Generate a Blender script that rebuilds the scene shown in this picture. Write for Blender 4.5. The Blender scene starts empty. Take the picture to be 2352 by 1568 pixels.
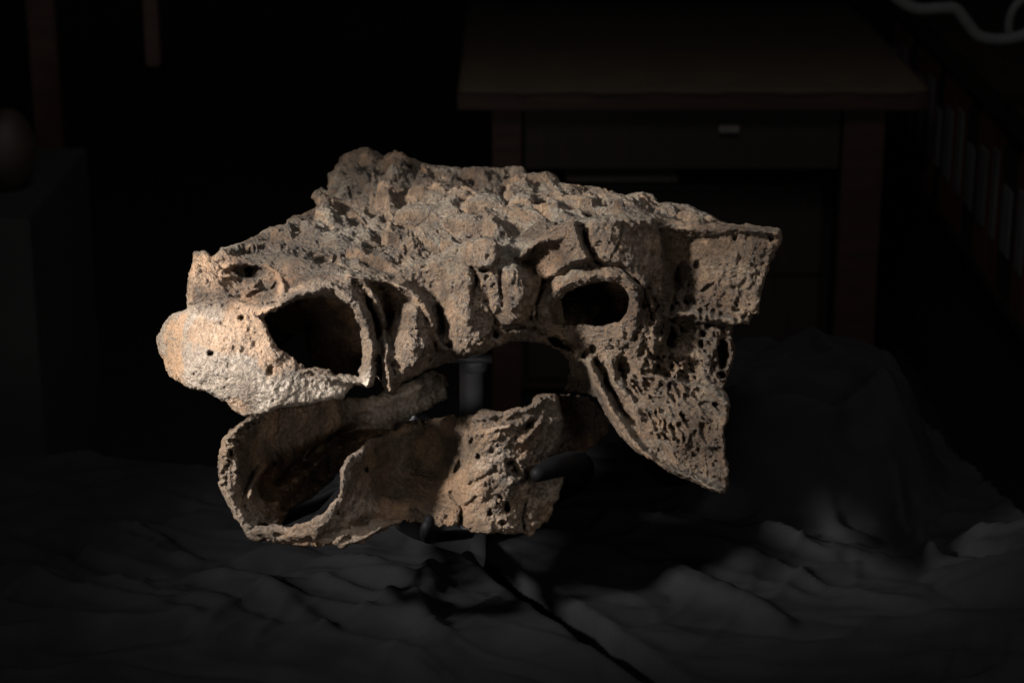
import bpy, bmesh, math, random, time
import numpy as np
from mathutils import Vector, Matrix
T0 = time.time()
random.seed(7); rng = np.random.default_rng(7)
sc = bpy.context.scene; COL = sc.collection

# ------------------------------------------------------------------ camera
PITCH = math.radians(18.0); DIST = 2200.0            # mm from lens to the skull's middle
CZ = 1655.0                                          # lens height (mm)
K = 1024.0/2352.0                                    # mm per tracing unit at DIST
CR = np.array([1., 0., 0.]); CF = np.array([0., math.cos(PITCH), -math.sin(PITCH)])
CU = np.array([0., math.sin(PITCH), math.cos(PITCH)]); CC = np.array([0., 0., CZ])
cam_d = bpy.data.cameras.new('camera'); cam = bpy.data.objects.new('camera', cam_d); COL.objects.link(cam)
cam.location = CC/1000; cam.rotation_euler = (math.pi/2-PITCH, 0, 0)
cam_d.sensor_width = 36; cam_d.lens = 36*DIST/1024.0; cam_d.clip_start = .05; cam_d.clip_end = 50
cam_d.dof.use_dof = True; cam_d.dof.focus_distance = 2.06; cam_d.dof.aperture_fstop = 9.0
sc.camera = cam

def to_world(p):                                     # (u, v, w) mm in the skull's frame -> world m
    p = np.asarray(p, float)
    return (CC + p[..., 0:1]*CR + p[..., 1:2]*CU + (p[..., 2:3]+DIST)*CF)/1000
def P(x, y, w=0.):                                   # traced point at its own distance -> (u, v, w) mm
    s = K*(DIST+w)/DIST
    return np.array([(x-1176)*s, -(y-784)*s, w])
def on_plane_z(x, y, z):                             # traced point lying on the level z (m)
    d = to_world(P(x, y, 0))-CC/1000
    return CC/1000 + d*((z-CZ/1000)/d[2])
def at_y(x, y, Y):                                   # traced point at the distance Y (m) along the floor
    d = to_world(P(x, y, 0))-CC/1000
    return CC/1000 + d*(Y/d[1])

# ------------------------------------------------------------------ light and exposure
world = bpy.data.worlds.new('World'); sc.world = world; world.use_nodes = True
bgn = world.node_tree.nodes['Background']; bgn.inputs[0].default_value = (1.0, .86, .74, 1); bgn.inputs[1].default_value = .003
sc.view_settings.view_transform = 'Standard'; sc.view_settings.look = 'None'; sc.view_settings.exposure = 0; sc.view_settings.gamma = 1
def area_lamp(name, loc, target, size, power, color):
    l = bpy.data.lights.new(name, 'AREA'); l.shape = 'DISK'; l.size = size; l.energy = power; l.color = color
    o = bpy.data.objects.new(name, l); COL.objects.link(o); o.location = loc
    o.rotation_euler = (Vector(target)-Vector(loc)).to_track_quat('-Z', 'Y').to_euler(); return o
KEYT = to_world(np.array([-108., 48., -60.]))
kd = np.array([-.72, .31, -.63]); kd /= np.linalg.norm(kd)
KEYL = to_world(np.array([-108., 48., -60.]) + kd*2600)
kl = bpy.data.lights.new('key_lamp', 'SPOT'); kl.energy = 1150; kl.color = (1, .95, .90); kl.shadow_soft_size = .16
kl.spot_size = math.radians(13.3); kl.spot_blend = .08
ko = bpy.data.objects.new('key_lamp', kl); COL.objects.link(ko); ko.location = KEYL
ko.rotation_euler = (Vector(KEYT)-Vector(KEYL)).to_track_quat('-Z', 'Y').to_euler()
area_lamp('room_lamp', (.05, 1.8, 2.9), (.0, 2.2, .75), 1.0, 12.5, (.96, .96, 1))
area_lamp('front_fill', to_world(np.array([-94., -42., 50.])+np.array([.73, .08, -.68])*1600), to_world(np.array([-94., -42., 50.])), .16, 3.0, (1, .95, .9))  # unseen fill, added to brighten shadows and the far jaw
area_lamp('low_lamp', to_world(np.array([-80., -45., 130.])+np.array([-.30, -.10, -.95])*1700), to_world(np.array([-80., -45., 60.])), .3, 3.2, (1, .94, .88))

# ------------------------------------------------------------------ tags and materials
def tag(o, label=None, cat=None, group=None, kind=None):
    if label: o['label'] = label
    if cat: o['category'] = cat
    if group: o['group'] = group
    if kind: o['kind'] = kind
    return o
def empty(name, loc, label, cat, group=None):
    o = bpy.data.objects.new(name, None); COL.objects.link(o); o.location = loc; o.empty_display_size = .05
    return tag(o, label, cat, group)
def nodes_of(name):
    m = bpy.data.materials.new(name); m.use_nodes = True; nt = m.node_tree
    return m, nt, nt.nodes['Principled BSDF']
def N(nt, kind, **kw):
    n = nt.nodes.new(kind)
    for k, v in kw.items(): setattr(n, k, v)
    return n
def simple_mat(name, color, rough=.6, vary=.25, scale=30., bump=.0, metallic=0., spec=.5, stretch=(1, 1, 1)):
    m, nt, b = nodes_of(name); L = nt.links
    tc = N(nt, 'ShaderNodeTexCoord'); mp = N(nt, 'ShaderNodeMapping'); mp.inputs['Scale'].default_value = stretch
    L.new(tc.outputs['Object'], mp.inputs[0])
    no = N(nt, 'ShaderNodeTexNoise'); no.inputs['Scale'].default_value = scale; no.inputs['Detail'].default_value = 6
    L.new(mp.outputs[0], no.inputs[0])
    cr = N(nt, 'ShaderNodeValToRGB'); c = np.array(color)
    cr.color_ramp.elements[0].position = .3; cr.color_ramp.elements[1].position = .7
    cr.color_ramp.elements[0].color = (*(c*(1-vary)), 1); cr.color_ramp.elements[1].color = (*np.minimum(c*(1+vary), 1), 1)
    L.new(no.outputs[0], cr.inputs[0]); L.new(cr.outputs[0], b.inputs['Base Color'])
    b.inputs['Roughness'].default_value = rough; b.inputs['Metallic'].default_value = metallic
    b.inputs['Specular IOR Level'].default_value = spec
    if bump:
        bp = N(nt, 'ShaderNodeBump'); bp.inputs['Strength'].default_value = 1; bp.inputs['Distance'].default_value = bump
        L.new(no.outputs[0], bp.inputs['Height']); L.new(bp.outputs[0], b.inputs['Normal'])
    return m

def bone_mat():
    m, nt, b = nodes_of('fossil_bone'); L = nt.links
    tc = N(nt, 'ShaderNodeTexCoord'); at = N(nt, 'ShaderNodeAttribute', attribute_name='tint')
    sp = N(nt, 'ShaderNodeSeparateColor'); L.new(at.outputs['Color'], sp.inputs[0])
    def noise(scale, detail=5, rough=.6):
        n = N(nt, 'ShaderNodeTexNoise'); n.inputs['Scale'].default_value = scale; n.inputs['Detail'].default_value = detail
        n.inputs['Roughness'].default_value = rough; L.new(tc.outputs['Object'], n.inputs[0]); return n
    def ramp(src, stops):
        r = N(nt, 'ShaderNodeValToRGB'); e = r.color_ramp.elements
        e[0].position, e[0].color = stops[0][0], (*stops[0][1], 1); e[1].position, e[1].color = stops[-1][0], (*stops[-1][1], 1)
        for p, c in stops[1:-1]:
            k = e.new(p); k.color = (*c, 1)
        L.new(src, r.inputs[0]); return r
    def mix(f, a, c, mode='MIX'):
        x = N(nt, 'ShaderNodeMix', data_type='RGBA', blend_type=mode)
        if isinstance(f, float): x.inputs[0].default_value = f
        else: L.new(f, x.inputs[0])
        for s, i in ((a, 6), (c, 7)):
            if isinstance(s, tuple): x.inputs[i].default_value = (*s, 1)
            else: L.new(s, x.inputs[i])
        return x.outputs[2]
    n1 = noise(38); n2 = noise(250, 6, .65); n3 = noise(620, 4, .7)
    base = ramp(n1.outputs[0], [(.30, (.042, .027, .016)), (.5, (.118, .079, .049)), (.72, (.20, .141, .092))])
    fine = ramp(n2.outputs[0], [(.36, (.34, .31, .28)), (.5, (.92, .92, .92)), (.64, (1.35, 1.32, 1.28))])
    c = mix(.75, base.outputs[0], fine.outputs[0], 'MULTIPLY')
    # ochre, grey and pale areas from per-vertex tint; far jaw end paled as light
    c = mix(sp.outputs[0], c, mix(n2.outputs[0], (.34, .19, .10), (.46, .30, .18)))
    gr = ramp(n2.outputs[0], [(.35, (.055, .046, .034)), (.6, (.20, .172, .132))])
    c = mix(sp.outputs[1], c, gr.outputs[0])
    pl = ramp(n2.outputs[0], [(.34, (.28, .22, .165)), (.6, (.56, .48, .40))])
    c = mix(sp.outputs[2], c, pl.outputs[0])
    sp3 = ramp(n3.outputs[0], [(.38, (.30, .27, .24)), (.48, (1, 1, 1)), (.75, (1.12, 1.12, 1.12))])
    c = mix(.8, c, sp3.outputs[0], 'MULTIPLY')
    sa_ = N(nt, 'ShaderNodeAttribute', attribute_name='stain_shade')
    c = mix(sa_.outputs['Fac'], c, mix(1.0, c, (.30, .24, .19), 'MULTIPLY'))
    L.new(c, b.inputs['Base Color'])
    rr = ramp(n2.outputs[0], [(.3, (.58, .58, .58)), (.7, (.28, .28, .28))]); L.new(rr.outputs[0], b.inputs['Roughness'])
    b.inputs['Specular IOR Level'].default_value = .55
    vo = N(nt, 'ShaderNodeTexVoronoi', feature='F1'); vo.inputs['Scale'].default_value = 330; vo.inputs['Randomness'].default_value = 1
    wv = N(nt, 'ShaderNodeVectorMath', operation='MULTIPLY_ADD'); wv.inputs[1].default_value = (.004, .004, .004)
    L.new(n2.outputs['Color'], wv.inputs[0]); L.new(tc.outputs['Object'], wv.inputs[2]); L.new(wv.outputs[0], vo.inputs[0])
    vr = ramp(vo.outputs['Distance'], [(.0, (0, 0, 0)), (.35, (1, 1, 1))])
    h1 = N(nt, 'ShaderNodeMath', operation='MULTIPLY_ADD'); L.new(vr.outputs[0], h1.inputs[0]); h1.inputs[1].default_value = .35; L.new(n3.outputs[0], h1.inputs[2])
    h2 = N(nt, 'ShaderNodeMath', operation='MULTIPLY_ADD'); L.new(n2.outputs[0], h2.inputs[0]); h2.inputs[1].default_value = 1.8; L.new(h1.outputs[0], h2.inputs[2])
    rg = N(nt, 'ShaderNodeTexNoise', noise_type='RIDGED_MULTIFRACTAL'); rg.inputs['Scale'].default_value = 240; rg.inputs['Detail'].default_value = 5
    rg.inputs['Roughness'].default_value = .6; L.new(wv.outputs[0], rg.inputs[0])
    h3 = N(nt, 'ShaderNodeMath', operation='MULTIPLY_ADD'); L.new(rg.outputs[0], h3.inputs[0]); h3.inputs[1].default_value = .55; L.new(h2.outputs[0], h3.inputs[2]); h2 = h3
    sm = N(nt, 'ShaderNodeMath', operation='MULTIPLY_ADD'); L.new(at.outputs['Alpha'], sm.inputs[0]); sm.inputs[1].default_value = -.75; sm.inputs[2].default_value = 1.0
    bp = N(nt, 'ShaderNodeBump'); bp.inputs['Distance'].default_value = .003; L.new(sm.outputs[0], bp.inputs['Strength'])
    L.new(h2.outputs[0], bp.inputs['Height']); L.new(bp.outputs[0], b.inputs['Normal'])
    return m
BONE = bone_mat()

# ------------------------------------------------------------------ noise
LAT = rng.random((64, 64, 64), dtype=np.float32)*2-1
def vnoise(x, y, z, f, seed=0):
    x = x*f+seed*7.31+100; y = y*f+seed*3.77+100; z = z*f+seed*5.13+100
    xi = np.floor(x).astype(np.int32); yi = np.floor(y).astype(np.int32); zi = np.floor(z).astype(np.int32)
    fx = (x-xi).astype(np.float32); fy = (y-yi).astype(np.float32); fz = (z-zi).astype(np.float32)
    fx = fx*fx*(3-2*fx); fy = fy*fy*(3-2*fy); fz = fz*fz*(3-2*fz)
    x0 = xi & 63; y0 = yi & 63; z0 = zi & 63; x1 = (xi+1) & 63; y1 = (yi+1) & 63; z1 = (zi+1) & 63
    a = LAT[x0, y0, z0]*(1-fx)+LAT[x1, y0, z0]*fx; b = LAT[x0, y1, z0]*(1-fx)+LAT[x1, y1, z0]*fx
    c = LAT[x0, y0, z1]*(1-fx)+LAT[x1, y0, z1]*fx; d = LAT[x0, y1, z1]*(1-fx)+LAT[x1, y1, z1]*fx
    return (a*(1-fy)+b*fy)*(1-fz)+(c*(1-fy)+d*fy)*fz
def fbm(x, y, z, f, octs=4, seed=0, gain=.5):
    s = 0; a = 1.
    for i in range(octs):
        s = s+a*vnoise(x, y, z, f, seed+i*11); f *= 2.03; a *= gain
    return s
def worley2(x, y, cell, seed=0, jit=.95):
    r = np.random.default_rng(seed); ox = r.random((64, 64)); oy = r.random((64, 64)); rv = r.random((64, 64))
    gx = x/cell+300; gy = y/cell+300; xi = np.floor(gx).astype(int); yi = np.floor(gy).astype(int)
    f1 = np.full(x.shape, 9.); f2 = np.full(x.shape, 9.); idv = np.zeros(x.shape)
    for a in (-1, 0, 1):
        for b in (-1, 0, 1):
            i = (xi+a) & 63; j = (yi+b) & 63
            dx = xi+a+.5+(ox[i, j]-.5)*jit-gx; dy = yi+b+.5+(oy[i, j]-.5)*jit-gy; d = np.sqrt(dx*dx+dy*dy)
            n = d < f1; f2 = np.where(n, f1, np.minimum(f2, d)); idv = np.where(n, rv[i, j], idv); f1 = np.where(n, d, f1)
    return f1, f2, idv
def plates(x, y, cell, seed, slope, lift):
    r = np.random.default_rng(seed); o = r.random((64, 64, 2)); g = r.random((64, 64, 3))*2-1
    gx = x/cell+300; gy = y/cell+300; xi = np.floor(gx).astype(int); yi = np.floor(gy).astype(int); f1 = np.full(x.shape, 9.); H = np.zeros(x.shape)
    for a in (-1, 0, 1):
        for b in (-1, 0, 1):
            i = (xi+a) & 63; j = (yi+b) & 63; dx = gx-(xi+a+o[i, j, 0]); dy = gy-(yi+b+o[i, j, 1]); d = np.sqrt(dx*dx+dy*dy)
            n = d < f1; H = np.where(n, (g[i, j, 0]*.5-.5)*dx*slope+(g[i, j, 1]*.8)*dy*slope+g[i, j, 2]*lift, H); f1 = np.where(n, d, f1)
    return H
def sstep(a, b, x):
    t = np.clip((x-a)/(b-a), 0, 1); return t*t*(3-2*t)
def smin(a, b, k):
    h = np.clip(.5+.5*(b-a)/k, 0, 1); return b*(1-h)+a*h-k*h*(1-h)
def smax(a, b, k): return -smin(-a, -b, k)

# ------------------------------------------------------------------ 2-D relief maps over a wall of bone
class Relief:
    """A wall of bone as distance w (mm) over its outline; x, y are tracing units."""
    def __init__(s, x0, y0, x1, y1, step=2.0):
        s.x0, s.y0, s.st = x0, y0, step
        s.nx = int((x1-x0)/step)+1; s.ny = int((y1-y0)/step)+1
        s.X, s.Y = np.meshgrid(x0+np.arange(s.nx)*step, y0+np.arange(s.ny)*step)
        s.F = np.zeros_like(s.X)
    def base(s, pts, smooth=20.):
        pts = np.array(pts, float); n = len(pts); c = pts[:, :2]/200.
        def ph(r2): return .5*r2*np.log(r2+1e-9)
        d2 = ((c[:, None]-c[None])**2).sum(-1); A = np.zeros((n+3, n+3)); A[:n, :n] = ph(d2)+np.eye(n)*smooth*1e-3
        A[:n, n] = 1; A[:n, n+1:] = c; A[n, :n] = 1; A[n+1:, :n] = c.T
        w = np.linalg.solve(A, np.concatenate([pts[:, 2], np.zeros(3)]))
        X = s.X/200; Y = s.Y/200; F = w[n]+w[n+1]*X+w[n+2]*Y
        for i in range(n): F += w[i]*ph((X-c[i, 0])**2+(Y-c[i, 1])**2)
        s.F = F; return s
    def win(s, pts, m):
        p = np.array(pts, float); a = lambda v, o, n: int(np.clip((v-o)/s.st, 0, n))
        i0 = a(p[:, 1].min()-m, s.y0, s.ny); i1 = a(p[:, 1].max()+m, s.y0, s.ny-1)+1
        j0 = a(p[:, 0].min()-m, s.x0, s.nx); j1 = a(p[:, 0].max()+m, s.x0, s.nx-1)+1
        return slice(i0, i1), slice(j0, j1)
    @staticmethod
    def segdist(X, Y, pts, closed=False):
        p = np.array(pts, float); n = len(p); D = np.full(X.shape, 1e9)
        for i in range(n if closed else n-1):
            a = p[i]; b = p[(i+1) % n]; e = b-a; t = np.clip(((X-a[0])*e[0]+(Y-a[1])*e[1])/(e@e+1e-9), 0, 1)
            D = np.minimum(D, (X-a[0]-t*e[0])**2+(Y-a[1]-t*e[1])**2)
        return np.sqrt(D)
    def polysdf(s, pts, full=True):
        D = s.segdist(s.X, s.Y, pts, True); p = np.array(pts, float); ins = np.zeros(s.X.shape, bool)
        for i in range(len(p)):
            a = p[i]; b = p[(i+1) % len(p)]
            if a[1] == b[1]: continue
            c = (s.Y < a[1]) != (s.Y < b[1]); ins ^= c & (s.X < (b[0]-a[0])*(s.Y-a[1])/(b[1]-a[1])+a[0])
        return np.where(ins, -D, D)
    def wob(s, sl, amp, f=.03, seed=0):
        z = np.zeros_like(s.X[sl]); return s.X[sl]+amp*fbm(s.X[sl], s.Y[sl], z, f, 3, seed), s.Y[sl]+amp*fbm(s.X[sl], s.Y[sl], z, f, 3, seed+50)
    def stroke(s, pts, width, amp, wob=5., taper=True):
        m = width*3+wob*2+4; sl = s.win(pts, m); X, Y = s.wob(sl, wob, .035, int(abs(pts[0][0])) % 40)
        D = s.segdist(X, Y, pts); s.F[sl] += amp*np.exp(-(D/width)**2); return s
    def poly(s, pts, amp, feather, wob=5.):
        sl = s.win(pts, feather*2+wob*2); X, Y = s.wob(sl, wob, .03, int(abs(pts[0][0])) % 40)
        D = s.segdist(X, Y, pts, True); p = np.array(pts, float); ins = np.zeros(X.shape, bool)
        for i in range(len(p)):
            a = p[i]; b = p[(i+1) % len(p)]
            if a[1] == b[1]: continue
            c = (Y < a[1]) != (Y < b[1]); ins ^= c & (X < (b[0]-a[0])*(Y-a[1])/(b[1]-a[1])+a[0])
        D = np.where(ins, -D, D); s.F[sl] += amp*sstep(feather, -feather, D); return s
    def pit(s, x, y, rx, ry, deg, amp, wob=4.):
        m = max(rx, ry)*1.6+wob*2; sl = s.win([(x, y)], m); X, Y = s.wob(sl, wob, .05, int(x) % 40); a = math.radians(deg)
        dx = X-x; dy = Y-y; q = np.sqrt(((dx*math.cos(a)+dy*math.sin(a))/rx)**2+((-dx*math.sin(a)+dy*math.cos(a))/ry)**2)
        s.F[sl] += amp*sstep(1.25, .55, q); return s
    def mask(s, pts, feather=12.):
        return sstep(feather, -feather, s.polysdf(pts))
    def sample(s, A, x, y):
        fx = np.clip((x-s.x0)/s.st, 0, s.nx-1.001); fy = np.clip((y-s.y0)/s.st, 0, s.ny-1.001)
        j = fx.astype(np.int32); i = fy.astype(np.int32); fx = (fx-j).astype(np.float32); fy = (fy-i).astype(np.float32)
        A = A.astype(np.float32)
        return (A[i, j]*(1-fx)+A[i, j+1]*fx)*(1-fy)+(A[i+1, j]*(1-fx)+A[i+1, j+1]*fx)*fy
    def finish(s):
        gy, gx = np.gradient(s.F, s.st*K); s.G = 1/np.sqrt(1+np.minimum(gx*gx+gy*gy, 9.)); return s

# ------------------------------------------------------------------ volume -> surface
def project(u, v, w):
    s = DIST/(DIST+w)/K; return u*s+1176, 784-v*s
def surface(field, lo, hi, h, band=11.):
    """field(u, v, w) -> signed distance; evaluated coarse, then fine near the skin; naive surface nets."""
    lo = np.array(lo, float); h = np.array(h, float); R = 3
    n = (np.ceil((np.array(hi)-lo)/(h*R)).astype(int)); nf = n*R+1
    ax = [lo[i]+np.arange(nf[i])*h[i] for i in range(3)]
    cax = [lo[i]+(np.arange(n[i])+.5)*h[i]*R for i in range(3)]
    cu, cv, cw = np.meshgrid(*cax, indexing='ij'); cd = np.empty(cu.shape, np.float32); fl = cd.reshape(-1)
    cu = cu.ravel(); cv = cv.ravel(); cw = cw.ravel()
    for i in range(0, fl.size, 1500000):
        q = slice(i, i+1500000); fl[q] = field(cu[q], cv[q], cw[q], False)
    act = np.abs(cd) < band
    D = np.repeat(np.repeat(np.repeat(np.where(cd < 0, -9., 9.).astype(np.float32), R, 0), R, 1), R, 2)
    D = np.pad(D, ((0, 1), (0, 1), (0, 1)), mode='edge')
    m = np.repeat(np.repeat(np.repeat(act, R, 0), R, 1), R, 2); m = np.pad(m, ((0, 1), (0, 1), (0, 1)), mode='edge')
    idx = np.flatnonzero(m.ravel()); Df = D.reshape(-1)
    for i in range(0, idx.size, 2000000):
        q = idx[i:i+2000000]; a, b, c = np.unravel_index(q, D.shape)
        Df[q] = field(ax[0][a], ax[1][b], ax[2][c], True)
    D[0] = D[-1] = 9; D[:, 0] = D[:, -1] = 9; D[:, :, 0] = D[:, :, -1] = 9
    S = D < 0; cnt = np.zeros(tuple(np.array(D.shape)-1), np.int8)
    for a in (0, 1):
        for b in (0, 1):
            for c in (0, 1): cnt += S[a:D.shape[0]-1+a, b:D.shape[1]-1+b, c:D.shape[2]-1+c]
    cells = np.argwhere((cnt > 0) & (cnt < 8)); ci = -np.ones(cnt.shape, np.int32); ci[tuple(cells.T)] = np.arange(len(cells))
    acc = np.zeros((len(cells), 3), np.float32); k = np.zeros(len(cells), np.float32)
    corners = [(a, b, c) for a in (0, 1) for b in (0, 1) for c in (0, 1)]
    for A in corners:
        for axn in range(3):
            if A[axn]: continue
            B = list(A); B[axn] = 1
            da = D[tuple((cells+A).T)]; db = D[tuple((cells+B).T)]; x = (da < 0) != (db < 0)
            t = np.where(x, da/(da-db+1e-12), 0); pt = np.zeros((len(cells), 3), np.float32)+np.array(A, np.float32); pt[:, axn] = t
            acc += pt*x[:, None]; k += x
    V = (cells+acc/k[:, None])*h+lo
    quads = []
    for axn in range(3):
        o1, o2 = [(1, 2), (2, 0), (0, 1)][axn]
        sl0 = [slice(1, -1)]*3; sl1 = [slice(1, -1)]*3; sl0[axn] = slice(0, -1); sl1[axn] = slice(1, None)
        a = S[tuple(sl0)]; b = S[tuple(sl1)]; e = np.argwhere(a != b)
        ins = a[tuple(e.T)]; e = e+1; e[:, axn] -= 1
        d1 = np.zeros(3, int); d1[o1] = 1; d2 = np.zeros(3, int); d2[o2] = 1
        q = np.stack([ci[tuple((e-d1-d2).T)], ci[tuple((e-d2).T)], ci[tuple(e.T)], ci[tuple((e-d1).T)]], 1)
        q[~ins] = q[~ins][:, ::-1]; quads.append(q)
    Q = np.concatenate(quads)
    # keep only the large connected pieces
    lab = np.arange(len(V))
    for _ in range(400):
        mn = lab[Q].min(1); new = lab.copy(); np.minimum.at(new, Q.ravel(), np.repeat(mn, 4)); new = new[new]
        if (new == lab).all(): break
        lab = new
    u_, inv, c_ = np.unique(lab, return_inverse=True, return_counts=True); good = c_[inv] > max(1500, .03*len(V))
    Q = Q[good[Q].all(1)]; used = np.unique(Q); rm = -np.ones(len(V), int); rm[used] = np.arange(len(used))
    return V[used], rm[Q]
def vnormals(V, Q):
    fn = np.cross(V[Q[:, 2]]-V[Q[:, 0]], V[Q[:, 3]]-V[Q[:, 1]]); n = np.zeros_like(V)
    for i in range(4):
        for a in range(3): n[:, a] += np.bincount(Q[:, i], fn[:, a], len(V))
    return n/(np.linalg.norm(n, axis=1, keepdims=True)+1e-9)
def smooth_mesh(V, Q, it=1, lam=.4):
    for _ in range(it):
        s = np.zeros_like(V); c = np.zeros(len(V))
        for i in range(4):
            a = Q[:, i]
            for j in ((i+1) % 4, (i+3) % 4):
                b = Q[:, j]
                for k in range(3): s[:, k] += np.bincount(a, V[b, k], len(V))
                c += np.bincount(a, minlength=len(V))
        V = V+(s/c[:, None]-V)*lam
    return V
def build_parts(V, Q, tint, stain_shade, regions, parent, origin):
    """regions: face label per quad; each label becomes one child mesh; normals are shared across seams."""
    W = to_world(V)-origin; nrm = vnormals(W, Q)
    for name in dict.fromkeys(regions):
        f = Q[regions == name]
        used = np.unique(f); rm = -np.ones(len(V), int); rm[used] = np.arange(len(used)); f = rm[f]
        me = bpy.data.meshes.new(name); me.vertices.add(len(used)); me.vertices.foreach_set('co', W[used].astype(np.float32).ravel())
        me.loops.add(f.size); me.loops.foreach_set('vertex_index', f.astype(np.int32).ravel())
        me.polygons.add(len(f)); me.polygons.foreach_set('loop_start', np.arange(0, f.size, 4, dtype=np.int32))
        me.update(calc_edges=True)
        at = me.color_attributes.new('tint', 'FLOAT_COLOR', 'POINT'); at.data.foreach_set('color', tint[used].astype(np.float32).ravel())
        st_ = me.attributes.new('stain_shade', 'FLOAT', 'POINT'); st_.data.foreach_set('value', stain_shade[used].astype(np.float32))
        me.polygons.foreach_set('use_smooth', np.ones(len(f), bool))
        me.normals_split_custom_set_from_vertices(nrm[used].tolist())
        me.materials.append(BONE); o = bpy.data.objects.new(name, me); COL.objects.link(o); o.parent = parent
# ================================================================== the skull
NOSTRIL = [(602, 729), (640, 705), (690, 688), (740, 680), (775, 690), (800, 705), (820, 735), (831, 780), (829, 830), (822, 863), (795, 857), (760, 853), (700, 838), (660, 815), (630, 785), (610, 750)]
ORBIT = [(1266, 722), (1279, 692), (1306, 667), (1345, 652), (1385, 645), (1415, 648), (1439, 665), (1448, 690), (1442, 718), (1424, 738), (1385, 750), (1335, 745), (1295, 746), (1272, 738)]
SIL = [(359, 775), (372, 745), (397, 720), (427, 710), (427, 690), (432, 640), (440, 610), (447, 580), (470, 578), (485, 590), (500, 586), (508, 572), (530, 565), (580, 545), (605, 530), (650, 515), (672, 495), (687, 498), (720, 482), (729, 474),
 (725, 462), (715, 452), (722, 438), (740, 433), (754, 440), (755, 402), (770, 390), (778, 365), (800, 347), (830, 341), (858, 347), (882, 360), (898, 353), (908, 345), (930, 352), (955, 372), (985, 379), (1030, 385), (1060, 389), (1090, 385), (1130, 389), (1165, 380), (1195, 383), (1212, 399), (1250, 393), (1275, 402), (1300, 421), (1340, 428), (1390, 429), (1397, 440), (1440, 452), (1475, 442), (1500, 449), (1512, 466), (1550, 467), (1580, 470), (1620, 490), (1655, 510), (1690, 516), (1740, 518), (1790, 524),
 (1801, 540), (1797, 552), (1775, 590), (1768, 620), (1755, 655), (1746, 690), (1743, 720), (1730, 722), (1722, 748), (1700, 745), (1686, 752), (1682, 770), (1690, 800), (1686, 830), (1675, 860), (1663, 890), (1673, 910), (1680, 930), (1677, 950), (1668, 975), (1665, 1000), (1668, 1050), (1676, 1085), (1677, 1110), (1665, 1136), (1640, 1132), (1600, 1112), (1540, 1087), (1500, 1060), (1455, 1032), (1420, 1000), (1395, 960), (1372, 915), (1355, 908), (1310, 905), (1289, 898), (1300, 880), (1307, 855), (1303, 830), (1285, 805), (1250, 790), (1200, 786), (1175, 787), (1140, 800), (1110, 812), (1050, 828), (985, 850), (950, 868), (922, 880), (905, 908), (885, 905), (876, 885), (866, 868), (860, 887), (845, 895), (830, 887), (815, 885), (800, 905), (790, 917), (700, 932), (640, 940), (590, 960), (565, 958), (530, 942), (520, 925), (480, 905), (430, 890), (395, 870), (378, 850), (375, 825), (362, 810)]
FTOP = [(427, 710), (427, 690), (432, 640), (440, 610), (447, 580), (470, 578), (485, 590), (500, 600), (540, 590), (600, 585), (660, 585), (740, 605), (800, 618), (850, 630), (905, 640), (950, 640), (1000, 600), (1060, 580), (1075, 550), (1130, 545), (1150, 572), (1180, 585), (1240, 545), (1310, 506), (1400, 500), (1500, 496), (1520, 515), (1640, 515), (1700, 516), (1740, 518), (1790, 524)]
i0 = SIL.index((1801, 540)); FRONT = FTOP + SIL[i0:] + [SIL[0], SIL[1], SIL[2]]

def near_shift(x, w): return w-.15*K*max(0, x-500)
fr = Relief(330, 320, 1830, 1160)
fr.base([(x, y, near_shift(x, w)) for x, y, w in [(345, 780, -135), (372, 780, -165), (390, 738, -165), (385, 830, -172), (420, 720, -185), (440, 770, -212), (440, 840, -220), (480, 870, -228), (520, 780, -232), (520, 840, -238), (500, 720, -208), (560, 740, -222), (580, 800, -228), (560, 900, -235), (540, 935, -215), (580, 945, -222), (640, 925, -226), (640, 860, -226), (720, 880, -206), (700, 918, -210), (790, 880, -188), (790, 910, -189),
 (435, 650, -185), (455, 590, -178), (485, 620, -195), (500, 680, -202), (520, 600, -175), (570, 600, -155), (600, 640, -165), (560, 680, -195), (640, 690, -200), (650, 610, -165), (740, 620, -165),
 (660, 690, -200), (720, 655, -190), (790, 665, -180), (840, 720, -172), (858, 790, -168), (850, 870, -168), (740, 760, -190),
 (880, 660, -142), (870, 760, -142), (900, 720, -145), (960, 720, -150), (960, 800, -155), (930, 850, -152), (900, 890, -155),
 (1000, 650, -118), (1010, 750, -118), (1050, 640, -122), (1060, 720, -135), (1060, 780, -130), (1030, 820, -118), (1110, 560, -105), (1120, 680, -115), (1130, 760, -120),
 (1180, 640, -108), (1190, 700, -108), (1180, 770, -106), (1230, 640, -88), (1235, 720, -86), (1200, 560, -90), (1300, 540, -98), (1340, 600, -88), (1400, 540, -90), (1500, 510, -50), (1500, 620, -50), (1515, 700, -42),
 (1260, 680, -78), (1300, 630, -86), (1380, 610, -88), (1440, 630, -80), (1470, 700, -70), (1400, 780, -62), (1300, 775, -62), (1230, 780, -75), (1480, 790, -55),
 (1545, 560, -30), (1560, 640, -24), (1600, 560, -38), (1700, 560, -52), (1795, 545, -46), (1650, 640, -46), (1745, 650, -40), (1720, 735, -38), (1620, 720, -36),
 (1560, 770, -40), (1650, 790, -40), (1685, 820, -25), (1600, 850, -46), (1665, 880, -40), (1420, 850, -48), (1500, 850, -50), (1560, 900, -58), (1670, 930, -72), (1500, 980, -72), (1600, 1000, -84), (1664, 1040, -88), (1580, 1080, -92), (1660, 1120, -98), (1400, 940, -52), (1360, 850, -46), (1325, 860, -32), (1320, 890, -32)]])
st, po, pi = fr.stroke, fr.poly, fr.pit
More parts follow.
